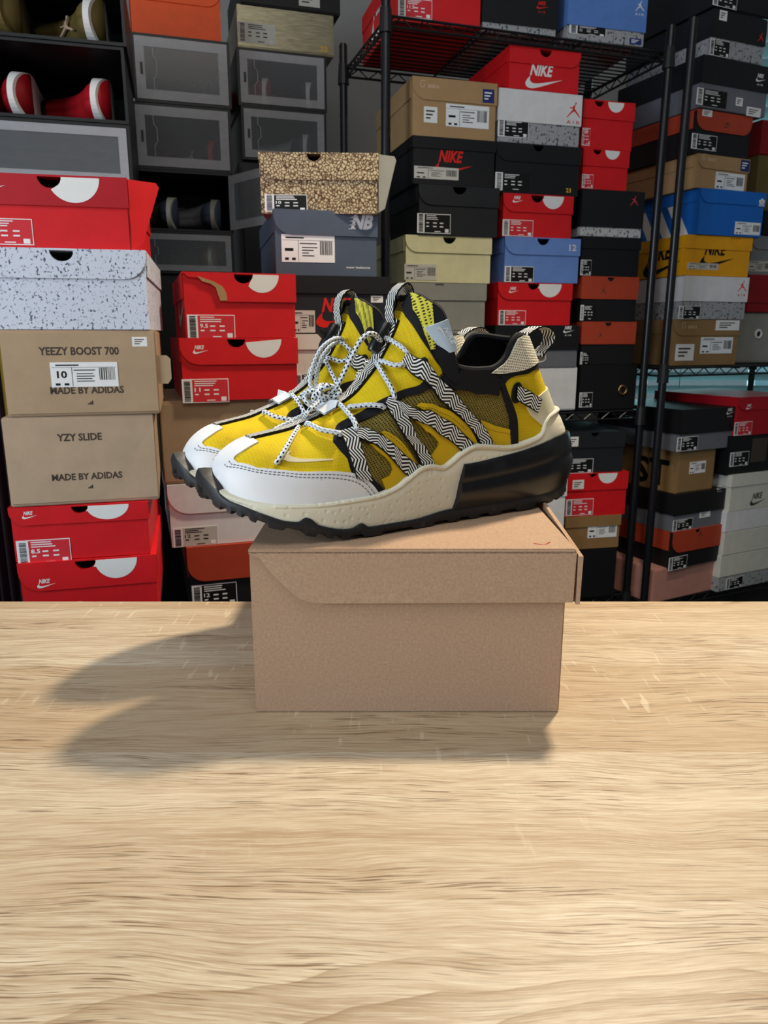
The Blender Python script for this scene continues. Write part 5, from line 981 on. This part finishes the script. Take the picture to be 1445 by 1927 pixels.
UVD = {"toe_cap":[[0.2744,1.279],[0.2845,1.179],[0.2907,1.128],[0.2922,1.065],[0.2909,0.877],[0.2811,0.656],[0.2633,0.592],[0.2432,0.524],[0.2264,0.438],[0.2182,0.387],[0.2121,0.334],[0.2059,0.26],[0.2004,0.176],[0.1973,0.127]],"cap_apex":[[0.2748,1.421]],"vamp":[[0.2744,1.279],[0.2845,1.179],[0.2907,1.128],[0.2922,1.065],[0.2909,0.877],[0.2811,0.656],[0.2633,0.592],[0.2432,0.524],[0.2264,0.438],[0.2182,0.387],[0.219,0.446],[0.2196,0.56],[0.2238,0.699],[0.2269,0.863],[0.2246,0.951]],"tongue":[[0.2246,0.951],[0.2179,1.123],[0.2042,1.1],[0.1909,1.044],[0.1661,0.786],[0.1535,0.643],[0.1396,0.528],[0.1339,0.513],[0.1417,0.67],[0.149,0.901],[0.1523,1.273]],"mid_center":[[0.2229,1.488]],"bind_top":[[[0.2269,0.863],[0.2246,0.951],[0.2179,1.123],[0.2042,1.1],[0.1909,1.044],[0.1733,0.879],[0.1535,0.643],[0.1396,0.528],[0.1317,0.483]],[[0.2236,0.806],[0.2193,0.934],[0.2146,0.978],[0.2035,0.958],[0.186,0.858],[0.1691,0.756],[0.1508,0.554],[0.1377,0.472],[0.1301,0.428]]],"bind_down":[[[0.2269,0.863],[0.2238,0.699],[0.2196,0.56],[0.2179,0.421]],[[0.2205,0.888],[0.2181,0.679],[0.2146,0.541],[0.212,0.402]]],"dark_gusset":[[0.2175,0.419],[0.2106,0.453],[0.205,0.387],[0.2018,0.264],[0.1934,0.154],[0.1888,0.115],[0.1917,0.097],[0.1964,0.098],[0.1999,0.17],[0.2059,0.26],[0.212,0.34]],"bind_tongue":[[[0.1509,1.474],[0.1523,1.273],[0.149,0.901],[0.1417,0.67],[0.1338,0.52]],[[0.1467,1.299],[0.1479,1.126],[0.1437,0.844],[0.136,0.626],[0.1279,0.458]]],"elastic_band":[[0.1326,0.541],[0.0723,2.013],[0.0784,0.832],[0.0706,0.34],[0.0757,0.258],[0.1022,0.285],[0.1241,0.359],[0.1356,0.484]],"heel_panel":[[0.0682,0.297],[0.0594,0.325],[0.035,0.34],[0.0166,0.348],[0.0001,0.36]],"heel_panel2":[[0.0606,0.059],[0.0584,0.136],[0.0609,0.216]],"heel_clip":[[0.0132,0.258],[0.0263,0.239],[0.0417,0.202],[0.0393,0.17],[0.0334,0.144],[0.0242,0.105]],"collar_mesh":[[0.0823,0.358],[0.0509,0.445],[0.0243,0.476],[0.0082,0.488],[-0.0049,0.479],[-0.0017,0.441],[-0.0042,0.408],[0.0149,0.377],[0.0304,0.353],[0.0562,0.346],[0.0703,0.344]],"bind_heel":[[[0.0719,0.344],[0.062,0.347],[0.0469,0.355],[0.0294,0.362],[0.0141,0.381]],[[0.0664,0.301],[0.058,0.322],[0.0448,0.333],[0.0297,0.337],[0.0125,0.352]]],"bind_heel_down":[[[0.0762,0.337],[0.0713,0.293],[0.0676,0.218],[0.0651,0.17],[0.0672,0.118],[0.0684,0.063]],[[0.0657,0.313],[0.0629,0.27],[0.0588,0.215],[0.0568,0.167],[0.0582,0.114],[0.0604,0.063]]],"strap":[[[[0.1576,1.008],[0.1526,0.82],[0.1395,0.538],[0.1217,0.32],[0.1073,0.215],[0.0956,0.15],[0.0862,0.076]],[[0.1636,1.029],[0.1577,0.779],[0.144,0.491],[0.1298,0.313],[0.1156,0.206],[0.1036,0.126],[0.1004,0.088]]],[[[0.182,0.887],[0.18,0.729],[0.1735,0.491],[0.166,0.33],[0.1573,0.155]],[[0.1779,0.918],[0.1718,0.743],[0.162,0.388],[0.1539,0.25],[0.1451,0.114]]],[[[0.173,0.789],[0.1603,0.551],[0.1455,0.39],[0.1276,0.239],[0.1161,0.155],[0.1053,0.102]],[[0.1729,0.678],[0.1633,0.506],[0.1461,0.304],[0.1338,0.203],[0.1208,0.112],[0.1165,0.09]]],[[[0.2197,0.959],[0.2188,0.692],[0.2177,0.495],[0.2153,0.316]],[[0.2086,0.919],[0.2077,0.632],[0.206,0.426],[0.2024,0.237]]],[[[0.2082,0.842],[0.2028,0.842],[0.1908,0.625],[0.1825,0.471],[0.1722,0.3],[0.1583,0.149]],[[0.2088,0.75],[0.2037,0.668],[0.1944,0.527],[0.1825,0.31],[0.1743,0.188],[0.167,0.121]]]],"leather":[[[0.1587,0.557],[0.155,0.537],[0.1493,0.463],[0.1367,0.36],[0.1244,0.261],[0.1177,0.217],[0.1123,0.186],[0.1058,0.134],[0.1026,0.1],[0.1069,0.109],[0.1182,0.175],[0.1345,0.287],[0.1528,0.464]],[[0.1642,0.515],[0.1615,0.486],[0.1564,0.404],[0.1515,0.324],[0.1438,0.249],[0.1409,0.217],[0.1414,0.198],[0.1445,0.187],[0.1476,0.171],[0.1471,0.147],[0.1451,0.109],[0.1337,0.072],[0.1165,0.082],[0.1176,0.101],[0.1353,0.218],[0.1461,0.306],[0.1562,0.426]],[[0.1899,0.652],[0.1872,0.636],[0.1832,0.574],[0.1742,0.422],[0.1699,0.337],[0.165,0.244],[0.1598,0.158],[0.1638,0.189],[0.1726,0.315],[0.187,0.549]],[[0.2018,0.605],[0.1993,0.586],[0.1956,0.502],[0.1887,0.384],[0.1849,0.314],[0.1838,0.257],[0.1864,0.222],[0.1941,0.224],[0.1915,0.159],[0.1888,0.093],[0.1805,0.095],[0.1665,0.119],[0.1753,0.2],[0.1825,0.31],[0.1944,0.522],[0.1983,0.592]],[[0.0994,0.184],[0.0839,0.145],[0.067,0.122],[0.0674,0.058],[0.0874,0.066],[0.0956,0.146]]],"swoosh":[[0.2649,0.791],[0.2642,0.853],[0.2611,0.931],[0.2572,0.913],[0.2597,0.868],[0.2582,0.81],[0.2525,0.759],[0.2456,0.722],[0.2303,0.619],[0.2305,0.605],[0.2461,0.682],[0.2553,0.714],[0.2618,0.743]],"eyelet":[[0.0446,0.263],[0.0471,0.247],[0.0501,0.234],[0.0531,0.225],[0.0558,0.223],[0.0579,0.227],[0.059,0.236],[0.0591,0.25],[0.0579,0.266],[0.0556,0.282],[0.0525,0.296],[0.0491,0.304],[0.046,0.307],[0.0437,0.303],[0.0427,0.294],[0.0431,0.28]],"heel_strap":[[[0.0497,0.295],[0.035,0.27],[0.0219,0.229]],[[0.0553,0.238],[0.0437,0.211],[0.0319,0.179]]],"rivet":[[0.1462,0.672],[0.147,0.669],[0.1491,0.683],[0.1513,0.719],[0.1527,0.763],[0.153,0.793],[0.1522,0.795],[0.1504,0.768],[0.1482,0.734],[0.1466,0.698]],"rope":[[[0.2368,1.381],[0.2331,1.127],[0.2271,1.0],[0.2202,0.904]],[[0.2075,1.471],[0.2085,1.213],[0.2078,0.967],[0.2083,0.861]],[[0.2067,1.252],[0.1947,1.067],[0.1836,0.856]],[[0.1727,1.509],[0.1752,1.187],[0.1748,0.951],[0.1746,0.834]],[[0.1724,1.405],[0.1681,1.116],[0.1624,0.971]],[[0.1626,1.637],[0.1617,1.308],[0.16,1.141],[0.158,0.993]]]}
NEAR = [('lace_end', [(-0.0026, 0.5833, 0.2636), (-0.0066, 0.5764, 0.268), (-0.0101, 0.572, 0.2688), (-0.0141, 0.5698, 0.2672), (-0.0188, 0.5671, 0.2618), (-0.0248, 0.5659, 0.2507), (-0.0313, 0.5667, 0.2377), (-0.0365, 0.5707, 0.2288), (-0.0423, 0.5719, 0.2239)]), ('lace_end', [(-0.0445, 0.5684, 0.223), (-0.0499, 0.5606, 0.2185), (-0.055, 0.5507, 0.2135), (-0.0609, 0.5611, 0.2049), (-0.0642, 0.5354, 0.1994), (-0.0691, 0.5148, 0.1898), (-0.0729, 0.5083, 0.1837), (-0.0749, 0.5068, 0.1814)])]
REAR = [('lace_loop', [(-0.0338, 0.6694, 0.2607), (-0.0379, 0.6601, 0.2649), (-0.0455, 0.651, 0.2631), (-0.0533, 0.6443, 0.2562), (-0.0586, 0.6412, 0.2461), (-0.0623, 0.6391, 0.2339), (-0.0616, 0.6348, 0.2244), (-0.0584, 0.6321, 0.2179)]), ('lace_loop', [(-0.0317, 0.6729, 0.2598), (-0.0382, 0.6645, 0.2621), (-0.0452, 0.6582, 0.2591), (-0.0513, 0.6523, 0.252), (-0.0556, 0.6475, 0.2424), (-0.0578, 0.6439, 0.2318), (-0.0582, 0.6368, 0.2238), (-0.0559, 0.6335, 0.2169)]), ('lace_end', [(-0.0547, 0.6296, 0.215), (-0.0597, 0.6244, 0.2084), (-0.0673, 0.62, 0.2031), (-0.0768, 0.6168, 0.1982), (-0.0863, 0.6113, 0.194), (-0.093, 0.6052, 0.1904), (-0.0959, 0.6012, 0.1883)])]
KN, KR = (-0.0444, 0.573, 0.2238) , (-0.0593, 0.6316, 0.2166)

sneaker('near yellow sneaker with white toe cap, its zigzag straps facing the viewer', LS, RZ, 1, NEAR, KN)
sneaker('far yellow sneaker with white toe cap, half hidden behind the near one', RS, RZ, -1, REAR, KR)
